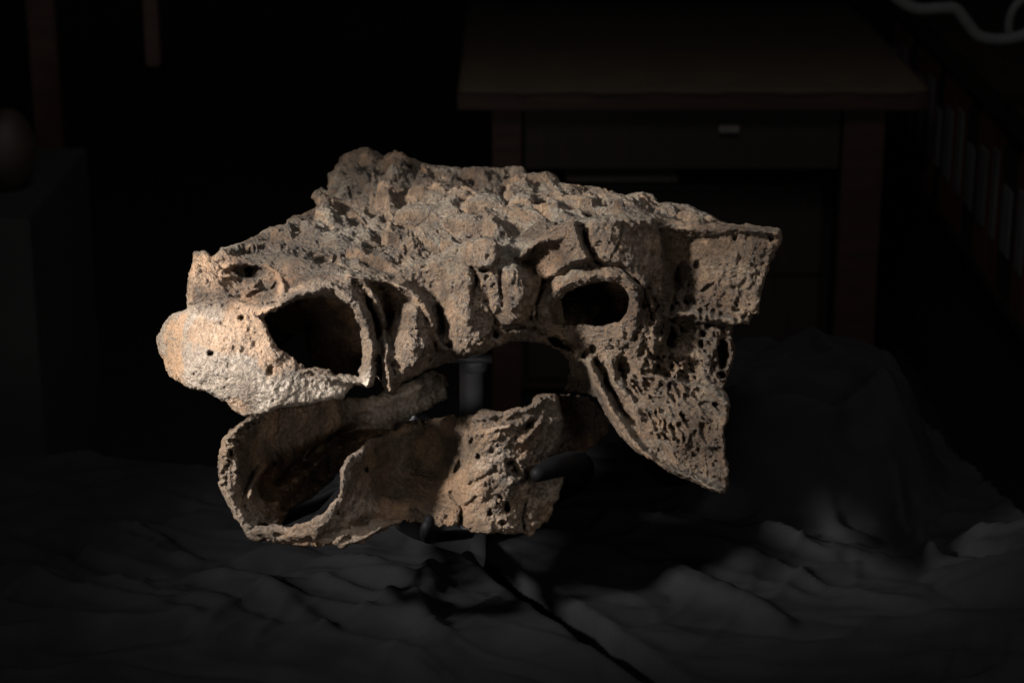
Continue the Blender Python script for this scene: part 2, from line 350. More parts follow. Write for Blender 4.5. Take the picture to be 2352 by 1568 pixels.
# nostril rim, the thin crest behind it and the hollow between
st([(625, 708), (660, 690), (700, 668), (745, 655), (790, 668), (822, 700), (845, 745), (855, 800), (850, 850), (842, 885)], 13, -15)
st([(800, 632), (835, 642), (862, 680), (880, 730), (888, 790), (890, 850), (898, 900)], 7, -16, 4)
st([(842, 690), (862, 735), (873, 790), (871, 860), (868, 880)], 8, 17, 4)
st([(835, 640), (900, 648), (945, 668), (975, 695), (995, 740), (1002, 775), (1020, 800)], 9, -16, 3)
po([(852, 655), (900, 662), (940, 690), (925, 712), (905, 740), (900, 800), (888, 790), (878, 720)], 26, 13)
po([(930, 710), (960, 695), (985, 740), (1000, 800), (960, 850), (910, 870), (905, 800)], -13, 22)
st([(985, 672), (1003, 705), (1012, 745), (1012, 790)], 15, 15, 8)
po([(960, 620), (1000, 612), (1020, 640), (1000, 690), (975, 680), (940, 655)], 16, 12)
po([(1018, 640), (1040, 612), (1075, 612), (1090, 650), (1093, 740), (1125, 790), (1080, 815), (1030, 812), (1024, 760), (1020, 690)], -12, 14)
st([(1094, 640), (1090, 675), (1086, 700)], 5, 9, 4); st([(1112, 690), (1128, 712), (1140, 735), (1137, 772)], 9, 9, 6)
st([(1150, 625), (1152, 660), (1156, 700)], 3, 4, 4)
po([(1072, 548), (1100, 542), (1140, 548), (1146, 590), (1130, 618), (1085, 612), (1070, 590)], -13, 7); pi(1110, 622, 12, 7, 0, 10)
po([(1100, 610), (1145, 615), (1148, 700), (1135, 735), (1105, 690), (1095, 640)], -6, 6)
po([(1158, 618), (1190, 612), (1208, 640), (1214, 700), (1200, 735), (1165, 745), (1158, 690)], -12, 12)
po([(1212, 596), (1250, 590), (1265, 640), (1245, 690), (1232, 740), (1212, 740), (1216, 690)], 12, 18)
po([(1150, 545), (1175, 520), (1200, 560), (1180, 590), (1155, 585)], 24, 8)
# brow plates, their cracks, and the step down to the back horn
po([(1188, 592), (1230, 556), (1300, 515), (1325, 506), (1342, 560), (1365, 590), (1300, 610), (1250, 640), (1232, 610)], -16, 7, 3)
po([(1190, 595), (1230, 565), (1285, 560), (1290, 605), (1245, 645), (1225, 630)], 40, 20)
st([(1326, 508), (1337, 545), (1352, 578), (1380, 605)], 6, 13, 4); po([(1330, 505), (1362, 505), (1350, 545), (1356, 580), (1340, 560)], 12, 4, 2)
po([(1345, 520), (1362, 505), (1500, 498), (1515, 540), (1525, 620), (1520, 700), (1480, 665), (1430, 612), (1390, 602), (1357, 565)], -14, 5, 3)
st([(1432, 508), (1424, 560), (1405, 590)], 2.5, 5, 2); po([(1465, 500), (1500, 497), (1500, 522), (1468, 522)], -3, 2, 1)
po([(1524, 528), (1530, 600), (1527, 700), (1534, 735), (1560, 735), (1590, 690), (1585, 600), (1600, 545)], 4, 14, 4)
st([(1524, 522), (1600, 526), (1700, 526), (1785, 536)], 9, -13, 2); st([(1530, 548), (1590, 548), (1650, 545)], 5, 10, 3)
pi(1558, 645, 17, 44, 8, 10); pi(1545, 700, 16, 24, 10, 12); pi(1585, 690, 14, 10, 0, 8)
po([(1525, 732), (1560, 728), (1600, 738), (1640, 742), (1700, 756), (1700, 900), (1560, 880), (1500, 850), (1520, 780)], 18, 4, 5)
st([(1560, 718), (1620, 728), (1700, 742)], 7, -9, 4)
# eye socket rings
st([(1256, 725), (1262, 690), (1290, 658), (1330, 638), (1370, 630), (1425, 634), (1452, 655)], 14, -9, 5); st([(1440, 640), (1462, 665), (1468, 700), (1455, 740)], 10, -5, 5)
st([(1238, 735), (1238, 700), (1258, 655), (1305, 618), (1380, 603), (1440, 616), (1478, 655), (1492, 700)], 4.5, 8, 5)
st([(1225, 735), (1225, 700), (1245, 645), (1300, 605), (1380, 590)], 5, -7, 3)
st([(1475, 660), (1495, 700), (1505, 740), (1500, 790)], 8, -10, 6); st([(1510, 660), (1528, 700), (1530, 750), (1520, 790)], 6, -8, 6)
for x, y, rx, ry, dg, a in [(1285, 788, 34, 10, 22, 34), (1500, 722, 8, 15, 10, 12), (1512, 760, 9, 13, 0, 13), (1478, 700, 6, 12, 0, 12), (1490, 665, 5, 12, -20, 10), (1540, 782, 15, 28, 15, 15), (1568, 752, 14, 12, 0, 9), (1614, 765, 7, 10, 0, 14), (1660, 810, 11, 34, 0, 30), (1590, 842, 22, 18, 40, 9), (1658, 860, 10, 10, 0, 20), (1612, 790, 6, 8, 0, 12),
  (1632, 745, 12, 6, 0, 14), (1500, 820, 12, 8, 30, 14), (1360, 800, 9, 9, 0, 16), (1345, 815, 8, 12, 20, 14), (1432, 840, 17, 26, -20, 11), (1270, 716, 6, 8, 0, 6), (1690, 545, 6, 8, 0, 7), (1772, 548, 7, 9, 0, 8), (1230, 760, 24, 8, 10, 12), (1180, 750, 26, 9, 0, 16), (1140, 770, 10, 8, 0, 12), (1035, 790, 8, 9, 0, 14), (1600, 610, 8, 14, 30, 8), (1625, 660, 20, 6, -30, 9)]: pi(x, y, rx, ry, dg, a)
st([(1150, 792), (1200, 782), (1245, 786), (1280, 802), (1298, 830)], 6, -9, 3)
# cheek horn: edge band, two slots, second rib
st([(1352, 835), (1375, 880), (1400, 930), (1430, 985), (1465, 1032), (1520, 1070), (1600, 1105), (1655, 1128)], 10, -17, 3)
st([(1376, 832), (1398, 880), (1428, 935), (1452, 965)], 9, 10, 10); st([(1392, 830), (1420, 880), (1450, 925), (1468, 958)], 8, -7, 9)
st([(1425, 850), (1442, 885), (1465, 915)], 8, 6, 9)
st([(1640, 900), (1668, 930), (1665, 1000), (1672, 1090)], 9, -9, 4)
po([(1305, 825), (1350, 835), (1368, 910), (1285, 900)], 12, 6)
# beak pits, sutures, the other nostril
for x, y, rx, ry, dg, a in [(487, 811, 7, 5.5, -30, 26), (553, 729, 7, 6, 0, 20), (445, 857, 3, 4, 0, 9), (517, 785, 4, 4, 0, 4), (515, 745, 10, 6, 20, 3), (620, 850, 8, 8, 0, 6), (585, 790, 8, 8, 0, 3), (470, 655, 7, 5, 0, 9), (475, 623, 7, 6, 0, 12), (470, 640, 5, 4, 0, 8),
  (570, 628, 38, 14, 4, 34), (608, 650, 16, 12, -30, 22), (535, 650, 26, 14, 0, 16), (600, 672, 30, 8, -15, 16), (520, 625, 10, 8, 0, 14), (632, 665, 8, 20, 20, 16)]: pi(x, y, rx, ry, dg, a)
st([(427, 702), (470, 694), (510, 684), (530, 680), (565, 690), (600, 700), (640, 694)], 4, 15, 3)
st([(520, 612), (560, 602), (610, 606), (640, 630), (650, 670)], 8, -13, 5); st([(585, 655), (620, 640)], 4, -8, 3)
st([(430, 690), (470, 690), (520, 694), (570, 704), (610, 716)], 9, -6, 4)
st([(700, 850), (760, 868), (822, 880)], 7, -6, 4)
X, Y = fr.X, fr.Y; Z0 = np.zeros_like(X)
warp = 10*fbm(X, Y, Z0, .02, 3, 4); warp2 = 10*fbm(X, Y, Z0, .02, 3, 5)
# honeycomb on the cheek horn: cells drawn out along the horn
HM = fr.mask([(1450, 835), (1500, 812), (1560, 830), (1610, 900), (1680, 925), (1665, 1030), (1560, 1030), (1500, 1000), (1465, 960), (1440, 890)], 14)
ca, sa = math.cos(math.radians(58)), math.sin(math.radians(58))
al = (X*ca+Y*sa)+warp*1.2; ac = (-X*sa+Y*ca)+warp2*1.2
wq = 7*fbm(X, Y, Z0, .05, 4, 6, .6); wr_ = 7*fbm(X, Y, Z0, .05, 4, 7, .6)
f1, f2, idv = worley2((al+wq*.4)/2.4, ac+wr_*.5, 19, 3, .98); hc = sstep(.05, .24, f2-f1)*(.05+1.05*idv); fr.F += HM*(10.5*hc-3.5)
f1, f2, idv = worley2((al+wr_)/1.8, ac+wq, 8, 13, .98); fr.F += HM*(2.5*sstep(.08, .5, f2-f1)*(idv-.3)-1)
HM2 = fr.mask([(1460, 960), (1500, 980), (1665, 1010), (1675, 1110), (1640, 1125), (1500, 1055)], 14)
f1, f2, idv = worley2(al/1.7, ac, 9, 5, .95); fr.F += HM2*(3.5*sstep(.05, .4, f2-f1)*(.3+idv)-1)
# spongy bone to the back, smaller pits on the snout's side
SP = np.maximum(fr.mask([(1480, 650), (1530, 680), (1700, 690), (1740, 700), (1700, 900), (1560, 890), (1480, 830), (1400, 800), (1440, 760), (1480, 740)], 16), .45*fr.mask([(1560, 620), (1760, 560), (1740, 720), (1560, 730)], 20))
f1, f2, idv = worley2(X+warp, Y*.8+warp2, 17, 8, .95); fr.F += SP*(5*sstep(.55, .15, f1)*(idv > .35)-1.)
f1, f2, idv = worley2(X+warp2, Y+warp, 9, 9, .95); fr.F += np.clip(SP*1.2+.25*HM2, 0, 1)*4.0*sstep(.5, .12, f1)*(idv > .4)
MX = fr.mask([(900, 740), (1000, 780), (1140, 730), (1180, 790), (1050, 830), (930, 880), (890, 840)], 18)
f1, f2, idv = worley2(X+warp2, Y+warp, 11, 12, .95); fr.F += .6*np.clip(MX+.35*fr.mask([(1200, 740), (1480, 780), (1400, 830), (1250, 800)], 15), 0, 1)*3.2*sstep(.5, .12, f1)*(idv > .45)
# veined skin on the columns and the brow, growth lines on the lip
VN = fr.mask([(900, 640), (1000, 600), (1200, 600), (1320, 505), (1520, 500), (1520, 640), (1400, 610), (1220, 740), (1000, 830), (890, 880)], 20)
rd = 1-np.abs(fbm(X*1.0+warp, Y*.45, Z0, .075, 4, 21, .6)); fr.F += VN*(2.4-1.2*sstep(1280, 1350, X))*(rd-.7)
BK = fr.mask([(360, 700), (610, 715), (640, 860), (560, 960), (350, 900)], 12)*(1-.85*fr.mask([(560, 830), (660, 850), (800, 860), (830, 880), (800, 930), (590, 970), (540, 900)], 30))
fr.F += BK*1.8*fbm(X, Y, Z0, .04, 5, 31, .65); f1, f2, idv = worley2(X+warp, Y+warp2, 14, 14); fr.F += BK*fr.mask([(490, 700), (600, 710), (600, 800), (520, 790)], 14)*.5*sstep(.45, .1, f1)*(idv > .5)
LIP = fr.mask([(600, 850), (690, 868), (800, 885), (800, 925), (600, 950), (560, 900)], 14)
ph = np.hypot((X-560)*.75, (Y-1010))*.75+warp*.45
fr.F += LIP*(.3*np.sin(ph/2.3)*sstep(-.6, .5, fbm(X, Y, Z0, .02, 2, 61)))
LB = fr.mask([(560, 830), (660, 850), (800, 860), (830, 880), (800, 930), (590, 970), (540, 900)], 20)
fr.F += 1.5*fbm(X, Y, Z0, .06, 4, 41, .62)*(1-.85*LB)
fr.finish()
sil_front = fr.polysdf(FRONT)*K+1.3*fbm(X, Y, Z0, .045, 4, 71, .6)
hole_n = fr.polysdf(NOSTRIL)*K+2.4*fbm(X, Y, Z0, .05, 4, 72, .6); hole_o = fr.polysdf(ORBIT)*K+1.0*fbm(X, Y, Z0, .05, 3, 73)
sil_all = fr.polysdf(SIL)*K+1.2*fbm(X, Y, Z0, .05, 4, 74, .6)
CLOSED = ((X > 1390) | (Y < 600)).astype(float)
thick = 26+14*sstep(1300, 1500, X)+10*sstep(600, 450, X)

# roof: height v over (u, w)
RC = [(470, 600, -185), (560, 700, -195), (455, 585, -180), (700, 640, -180), (610, 590, -120), (520, 568, -70), (850, 632, -150), (760, 565, -50), (650, 512, 60), (1000, 604, -112), (900, 512, 50), (820, 460, 150), (740, 445, 245), (1110, 552, -100), (1180, 588, -85), (1040, 465, 90), (900, 400, 230), (830, 350, 320),
      (1170, 520, -20), (1320, 506, -85), (1230, 450, 90), (1080, 392, 290), (1400, 500, -75), (1500, 497, -55), (1440, 462, 60), (1300, 424, 210), (1200, 395, 270), (1600, 520, -38), (1700, 518, -28), (1660, 512, 30), (1600, 482, 120), (1500, 455, 160), (1795, 528, -8), (1780, 526, 10)]
def tps(c, z, sm):
    n = len(c); ph = lambda r2: .5*r2*np.log(r2+1e-9); d2 = ((c[:, None]-c[None])**2).sum(-1)
    A = np.zeros((n+3, n+3)); A[:n, :n] = ph(d2)+np.eye(n)*sm; A[:n, n] = 1; A[:n, n+1:] = c; A[n, :n] = 1; A[n+1:, :n] = c.T
    w = np.linalg.solve(A, np.concatenate([z, np.zeros(3)]))
    def f(a, b):
        r = w[n]+w[n+1]*a+w[n+2]*b
        for i in range(n): r = r+w[i]*ph((a-c[i, 0])**2+(b-c[i, 1])**2)
        return r
    return f
rp = np.array([P(x, y, w if w > 45 else near_shift(x, w)) for x, y, w in RC]); rf_ = tps(rp[:, [0, 2]]/100., rp[:, 1], .02)
class Plan(Relief): pass
rm_ = Relief(-360, -260, 300, 430, 1.2)        # x = u, y = w
rm_.F = rf_(rm_.X/100., rm_.Y/100.); base_T = rm_.F.copy()
FOOT = [tuple(P(q[0], q[1], q[2] if q[2] > 45 else near_shift(q[0], q[2])+24*(q[2] < -16)*sstep(480, 700, q[0]))[[0, 2]]) for q in [(440, 600, -205), (600, 700, -215), (700, 640, -195), (850, 632, -165), (1000, 604, -128), (1110, 552, -115), (1180, 588, -100), (1320, 506, -98), (1400, 500, -88), (1500, 497, -68), (1535, 515, -50), (1600, 520, -50), (1700, 518, -40), (1800, 528, -18), (1800, 526, 20), (1640, 490, 130), (1500, 455, 190), (1300, 420, 250), (1080, 390, 320), (900, 360, 350), (800, 360, 350), (735, 440, 285), (650, 512, 100), (510, 572, -40), (440, 590, -150)]]
U, Wd = rm_.X, rm_.Y; Z1 = np.zeros_like(U)
wa = 9*fbm(U, Wd, Z1, .02, 3, 81); wb = 9*fbm(U, Wd, Z1, .02, 3, 82)
wc = 3*fbm(U, Wd, Z1, .08, 4, 83, .6); wd_ = 3*fbm(U, Wd, Z1, .09, 4, 84, .6)
rm_.F += plates(U+wa*1.2+wc*.6, (Wd+wb+wd_*.6)*.7, 40, 21, 26, 5)
f1, f2, idv = worley2(U+wa+wc*1.2, (Wd+wb+wd_*1.2)*.75, 27, 28, .95); rm_.F += (idv > .35)*(3+11*idv)*np.clip(1-f1/.8, 0, 1)**1.1*1.2-3
rd = 1-np.abs(fbm(U+wa, Wd*.8, Z1, .028, 3, 23, .5)); rm_.F += 9*(rd-.72)
rd = 1-np.abs(fbm((U+wc)*1.6, (Wd+wa)*.4, Z1, .12, 3, 27, .6)); rm_.F += 1.8*(rd-.7)
rm_.F += .7*fbm(U, Wd, Z1, .14, 3, 25, .7)
nedge = sstep(-4, -34, rm_.polysdf(FOOT)); nedge = np.where(Wd < 60, .25+.75*nedge, 1.)
flat = sstep(-200, -150, Wd); rm_.F = base_T+(rm_.F-base_T)*(.35+.65*flat)*nedge
gy, gx = np.gradient(rm_.F, 1.2); rm_.G = 1/np.sqrt(1+np.minimum(gx*gx+gy*gy, 6.))
foot = rm_.polysdf(FOOT)+2*fbm(U, Wd, Z1, .06, 3, 26)

BLOBS = []   # (centre, radii, rotation in the u-v plane)
def blob(x, y, w, r, deg=0): BLOBS.append((P(x, y, w), np.array(r, float), math.radians(deg)))
blob(828, 385, 318, (30, 22, 26), 10); blob(790, 410, 300, (18, 18, 22)); blob(912, 372, 300, (17, 12, 16)); blob(738, 452, 262, (9, 9, 12)); blob(775, 440, 270, (16, 22, 22))
blob(1185, 400, 270, (14, 9, 14)); blob(1253, 408, 250, (16, 8, 14)); blob(1475, 458, 150, (13, 9, 12)); blob(1575, 482, 120, (14, 8, 14)); blob(680, 510, 60, (8, 8, 9))
blob(1120, 475, 60, (22, 14, 18)); blob(1200, 470, 30, (14, 12, 14), 20); blob(1175, 500, -10, (12, 12, 12)); blob(1080, 520, -30, (26, 12, 20), -10); blob(960, 500, 40, (24, 14, 20)); blob(1310, 480, 10, (18, 10, 16))
blob(800, 780, -95, (40, 44, 40)); blob(1370, 700, 62, (75, 60, 34)); blob(1000, 700, 60, (110, 34, 90)); blob(720, 690, -60, (70, 34, 60)); blob(1330, 640, 80, (90, 34, 80))
ALLC = None
def far_wall(u, v, w):                           # the skull's other side, seen only through its openings
    a = P(560, 700, -90); b = P(860, 520, 300); e = (b-a)[[0, 2]]; L = np.linalg.norm(e); e /= L; n = np.array([e[1], -e[0]])
    q = (u-a[0])*n[0]+(w-a[2])*n[1]; t = (u-a[0])*e[0]+(w-a[2])*e[1]
    top = np.interp(t, [0, L], [a[1], b[1]]); return np.maximum(np.maximum(np.abs(q-8)-7, np.maximum(-t-20, t-L)), np.maximum(v-top-12, top-v-55))
def skull_field(u, v, w, fine):
    x, y = project(u, v, w); S = fr.sample
    F = S(fr.F, x, y); G = S(fr.G, x, y); th = S(thick, x, y)
    a = np.maximum(F-w, w-F-th)*G
    a = smax(a, S(sil_front, x, y), 5.); a = smax(a, -S(hole_n, x, y), 6.)
    ho = S(hole_o, x, y)
    tu = rm_.sample(rm_.F, u, w); tg = rm_.sample(rm_.G, u, w)
    r = np.maximum((v-tu)*tg, (tu-34-v)*.8); r = smax(r, rm_.sample(foot, u, w), 6.)
    d = smin(a, r, 7.)
    for c, rr, an in BLOBS:
        du = u-c[0]; dv = v-c[1]; dw = w-c[2]
        if an: du, dv = du*math.cos(an)+dv*math.sin(an), -du*math.sin(an)+dv*math.cos(an)
        q = np.sqrt((du/rr[0])**2+(dv/rr[1])**2+(dw/rr[2])**2); d = smin(d, (q-1)*rr.min(), 6.)
    d = np.minimum(d, far_wall(u, v, w))
    # eye socket: a bowl behind its opening
    c = P(1372, 698, -40); q = np.sqrt(((u-c[0])/46)**2+((v-c[1])/25)**2+((w-c[2])/80)**2); d = smax(d, -(q-1)*25, 4.)
    d = smax(d, -np.maximum(ho, w+120-1.7*np.maximum(u-c[0]+46, 0)), 4.)
    d = smax(d, -np.maximum(S(hole_n, x, y), w+112), 4.)
    d = smax(d, S(sil_all, x, y), 5.)
    if fine:
        m = np.abs(d) < 7; uu, vv, ww = u[m], v[m], w[m]
        xx, yy = x[m], y[m]; lb = S(LB, xx, yy)*(ww < -150)
        rg_ = np.abs(fbm(uu+5*vnoise(uu, vv, ww, .03, 97), vv, ww, .10, 3, 98, .6)); d[m] += (1.0*fbm(uu, vv, ww, .085, 3, 91, .6)+1.2*sstep(.25, .0, rg_)-.3)*(1-.85*lb)*(1-.55*sstep(-120, -60, ww)*(yy < 560))+2.6*sstep(60, 160, ww)*(1-np.abs(fbm(uu, vv, ww, .045, 4, 93, .6))-.6)*-1
    return d
V, Q = surface(skull_field, (-372, -170, -262), (300, 262, 392), (1.25, 1.25, 2.0))
V = smooth_mesh(V, Q, 1, .3)
n_ = vnormals(V, Q)
V = V+n_*(.8*fbm(V[:, 0], V[:, 1], V[:, 2], .35, 3, 95, .7))[:, None]
print('skull', len(V), len(Q), time.time()-T0)
x_, y_ = project(V[:, 0], V[:, 1], V[:, 2])
def rmask(pts, fe): return fr.sample(fr.mask(pts, fe), x_, y_)
nz = fbm(V[:, 0], V[:, 1], V[:, 2], .02, 4, 101); nz2 = fbm(V[:, 0], V[:, 1], V[:, 2], .035, 4, 105)
front = V[:, 2] < -110
tint = np.zeros((len(V), 4))
beakm = rmask([(350, 700), (610, 715), (650, 840), (560, 900), (560, 970), (350, 900)], 30)*front
tint[:, 0] = np.clip(beakm*(.25+2.2*nz2)+rmask([(380, 560), (700, 560), (700, 680), (830, 690), (870, 800), (820, 800), (790, 700), (640, 700), (400, 700)], 25)*(.28+.9*nz2)*front+.03+.5*np.maximum(nz2-.25, 0), 0, .85)
lip = rmask([(590, 870), (700, 868), (830, 870), (860, 850), (865, 900), (800, 930), (590, 965)], 22)*front
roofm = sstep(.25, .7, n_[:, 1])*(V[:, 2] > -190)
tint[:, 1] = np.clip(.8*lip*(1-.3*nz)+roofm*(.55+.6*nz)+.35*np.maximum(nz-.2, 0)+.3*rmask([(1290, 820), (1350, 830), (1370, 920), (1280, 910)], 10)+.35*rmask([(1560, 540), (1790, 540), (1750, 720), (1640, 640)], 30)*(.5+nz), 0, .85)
tint[:, 2] = np.clip(.5*beakm*(1-tint[:, 0])+.35*lip+.15*sstep(-160, -230, V[:, 2])-.3*nz*beakm, 0, .8)
tint[:, 3] = np.clip(.75*lip, 0, 1)
cx, cy = x_[Q].mean(1), y_[Q].mean(1); cw = V[Q, 2].mean(1); cny = n_[Q, 1].mean(1)
reg = np.full(len(Q), 'skull_roof', dtype=object)
def rq(pts): return fr.sample(fr.polysdf(pts), cx, cy) < 0
isf = (cw < fr.sample(fr.F, cx, cy)+30) & (fr.sample(sil_front, cx, cy) < 1.5)
reg[~isf & (cny < .1)] = 'skull_interior'
reg[isf] = 'snout_side'
reg[isf & rq([(340, 696), (470, 692), (530, 684), (570, 695), (602, 725), (640, 790), (700, 845), (828, 866), (828, 970), (340, 970)])] = 'beak'
reg[isf & rq([(425, 700), (425, 560), (500, 560), (515, 684), (470, 692)])] = 'nasal_plate'
reg[isf & rq([(602, 730), (640, 690), (700, 655), (750, 640), (800, 650), (840, 700), (868, 770), (866, 900), (815, 895), (800, 840), (800, 740), (760, 700), (660, 715)])] = 'nostril_rim'
reg[isf & rq([(1180, 595), (1230, 545), (1320, 490), (1520, 480), (1528, 700), (1480, 655), (1430, 606), (1380, 596), (1300, 606), (1245, 640), (1215, 620)])] = 'brow_plate'
reg[isf & rq([(1245, 640), (1300, 606), (1380, 596), (1430, 606), (1480, 655), (1500, 720), (1470, 770), (1380, 778), (1270, 765), (1222, 745), (1222, 690)])] = 'eye_socket_rim'
reg[isf & rq([(1528, 500), (1830, 500), (1830, 760), (1700, 752), (1600, 738), (1530, 730)])] = 'back_horn'
reg[isf & rq([(1530, 730), (1600, 738), (1700, 752), (1720, 890), (1660, 895), (1560, 830), (1500, 810), (1430, 800), (1270, 765), (1380, 778), (1470, 770), (1500, 720), (1528, 700)])] = 'cheek_bone'
reg[isf & rq([(1345, 825), (1430, 800), (1500, 810), (1560, 830), (1660, 893), (1720, 920), (1720, 1160), (1400, 1100)])] = 'cheek_horn'
skull = empty('fossil_skull', to_world(P(1090, 840, 0)), 'upper skull of an armoured dinosaur, brown knobbly fossil bone held above its lower jaw', 'skull')
stain_shade = np.clip(.45*rmask([(1190, 600), (1240, 560), (1300, 545), (1330, 600), (1260, 650), (1215, 640)], 25)+.75*sstep(.15, .75, fbm(V[:, 0], V[:, 1], V[:, 2], .012, 4, 131))+.5*sstep(.3, .8, fbm(V[:, 0], V[:, 1], V[:, 2], .05, 3, 135)), 0, .8)*(1-.8*beakm)  # random stains, plus a darker brown patch in the brow recess
build_parts(V, Q, tint, stain_shade, reg, skull, to_world(P(1090, 840, 0)))

# ================================================================== the lower jaw
NEAR = [(572, 1222), (590, 1208), (625, 1203), (665, 1208), (705, 1202), (745, 1175), (772, 1140), (785, 1110), (783, 1080), (800, 1048), (850, 1008), (900, 985), (960, 965), (990, 962), (1060, 952), (1100, 945), (1125, 938), (1140, 945), (1175, 942), (1210, 930), (1235, 910), (1270, 901), (1300, 905), (1350, 912), (1385, 935), (1402, 965), (1395, 995), (1370, 1022), (1335, 1045), (1325, 1060), (1292, 1098), (1283, 1135), (1262, 1185), (1240, 1210), (1218, 1224), (1205, 1218), (1160, 1228), (1100, 1222), (1045, 1205), (1010, 1213), (950, 1196), (915, 1197), (880, 1214), (845, 1240), (790, 1258), (760, 1248), (700, 1256), (640, 1246), (595, 1238)]
FAR = [(498, 1070), (500, 1045), (508, 1015), (525, 990), (548, 972), (580, 955), (640, 935), (720, 920), (800, 915), (870, 905), (930, 880), (970, 862), (1000, 846), (1025, 858), (1033, 885), (1027, 910), (995, 935), (950, 958), (925, 975), (900, 995), (850, 1035), (790, 1080), (735, 1130), (690, 1165), (652, 1190), (640, 1212), (600, 1240), (575, 1230), (548, 1200), (528, 1175), (520, 1145), (505, 1110)]
nr = Relief(470, 820, 1430, 1290); nr.base([(560, 1200, -200), (600, 1225, -214), (700, 1232, -222), (780, 1230, -218), (740, 1190, -212), (790, 1110, -196), (835, 1180, -176), (838, 1060, -160), (900, 1060, -108), (885, 1130, -122), (990, 1000, -96), (1000, 1110, -98), (940, 1190, -150), (1010, 1190, -138), (1100, 970, -142), (1100, 1100, -160), (1100, 1200, -150), (1200, 950, -125), (1200, 1100, -146), (1200, 1200, -136), (1270, 920, -108), (1280, 1000, -112), (1280, 1110, -108), (1385, 960, -66), (1340, 1010, -78)])
fa = Relief(470, 820, 1060, 1290); fa.base([(490, 1060, -160), (520, 1000, -150), (560, 965, -140), (535, 1060, -176), (545, 1150, -188), (545, 1010, -162), (558, 1100, -180), (582, 1050, -140), (590, 1215, -204), (595, 1100, -125), (600, 1010, -112), (650, 1180, -150), (640, 1060, -95), (700, 960, -70), (700, 1100, -80), (750, 1010, -48), (800, 930, -22), (850, 1000, -8), (900, 930, 18), (960, 890, 40), (1015, 880, 52), (960, 950, 42), (800, 1060, -18)])
st, po, pi = nr.stroke, nr.poly, nr.pit
po([(585, 1200), (665, 1200), (705, 1196), (745, 1170), (768, 1140), (781, 1085), (798, 1042), (850, 1000), (960, 960), (965, 978), (880, 1018), (842, 1056), (832, 1110), (815, 1160), (775, 1205), (720, 1235), (650, 1242), (590, 1234)], -11, 7, 8)
st([(830, 1075), (815, 1130), (780, 1190), (740, 1225)], 12, 8, 4)
st([(1000, 965), (1060, 962), (1130, 955), (1200, 945), (1240, 922)], 7, -5, 4)
po([(1000, 990), (1060, 1000), (1040, 1100), (1000, 1120), (960, 1080)], 12, 20); st([(1058, 1045), (1052, 1080), (1045, 1110)], 7, 8, 7)
po([(1280, 905), (1400, 930), (1400, 1000), (1330, 1045), (1250, 1075), (1285, 1020), (1295, 960)], 26, 5, 5)
po([(1130, 1085), (1190, 1080), (1260, 1075), (1290, 1100), (1250, 1150), (1215, 1150), (1195, 1110)], 10, 9, 6)
st([(1190, 1005), (1205, 985), (1225, 965)], 6, 7, 6); st([(1203, 1012), (1222, 990), (1238, 972)], 7, -8, 4); st([(1170, 1072), (1195, 1050), (1205, 1030)], 5, 5, 6)
st([(1095, 995), (1150, 985), (1200, 965)], 8, -6, 6); st([(1080, 1115), (1120, 1090), (1140, 1070)], 6, 6, 7); st([(1060, 1200), (1075, 1160), (1095, 1140)], 5, 5, 7); st([(1040, 1130), (1060, 1170), (1062, 1200)], 5, 10, 5)
st([(1205, 1218), (1200, 1190), (1210, 1150)], 4, 9, 2)
for x, y, rx, ry, dg, a in [(1165, 1165, 9, 14, 0, 16), (1155, 1200, 8, 8, 0, 10), (1125, 1175, 5, 10, 20, 9), (1097, 1052, 5, 7, 0, 9), (1220, 975, 9, 5, 0, 10), (1175, 1070, 18, 14, 30, 12), (1085, 1015, 5, 9, 0, 8), (840, 1078, 6, 6, 0, 8), (775, 1178, 6, 8, 0, 7), (835, 1200, 18, 10, -30, 8), (1150, 1140, 5, 5, 0, 7), (1140, 1155, 4, 5, 0, 6), (1050, 1075, 7, 18, 10, 10), (600, 1232, 14, 6, 20, 8), (640, 1228, 12, 6, 10, 8), (795, 1240, 14, 6, -20, 8)]: pi(x, y, rx, ry, dg, a)
st([(800, 1246), (850, 1228), (890, 1204)], 6, -9, 4); st([(760, 1228), (820, 1205), (900, 1180), (960, 1180)], 12, 10, 6)
X, Y = nr.X, nr.Y; Z0 = np.zeros_like(X); warp = 10*fbm(X, Y, Z0, .02, 3, 4); warp2 = 10*fbm(X, Y, Z0, .02, 3, 5)
RG = nr.mask([(1000, 950), (1270, 905), (1290, 1000), (1290, 1230), (1000, 1220), (940, 1180), (1030, 1110)], 20)
f1, f2, idv = worley2(X+warp, Y+warp2, 22, 31); nr.F += RG*2.2*(sstep(.12, .0, f2-f1)*idv-.9*sstep(.7, .1, f1)*(idv-.3))
f1, f2, idv = worley2(X+warp, Y+warp2, 9, 32); nr.F += (.1+.5*RG)*2.4*sstep(.5, .1, f1)*(idv > .45)
rd = 1-np.abs(fbm(X+Y*.7+warp, (Y-X*.7)*.5, Z0, .028, 5, 33, .6)); nr.F += RG*4.5*(rd-.7)+RG*3.5*fbm(X, Y, Z0, .018, 3, 38)
nr.F += 1.6*fbm(X, Y, Z0, .05, 4, 34, .62); nr.finish()
st, po, pi = fa.stroke, fa.poly, fa.pit
st([(574, 1140), (578, 1120), (590, 1095), (606, 1070)], 8, -20, 3); st([(640, 1150), (700, 1085), (760, 1042), (830, 1010), (900, 985)], 14, -15, 4); st([(640, 1110), (690, 1060), (760, 1010), (820, 985)], 12, 14, 4)
st([(510, 1045), (525, 1005), (560, 975), (620, 950)], 14, -9, 5); st([(512, 1060), (515, 1110), (535, 1160), (560, 1200)], 14, -6, 4); po([(548, 1010), (600, 985), (590, 1080), (565, 1140), (545, 1100)], 10, 12)
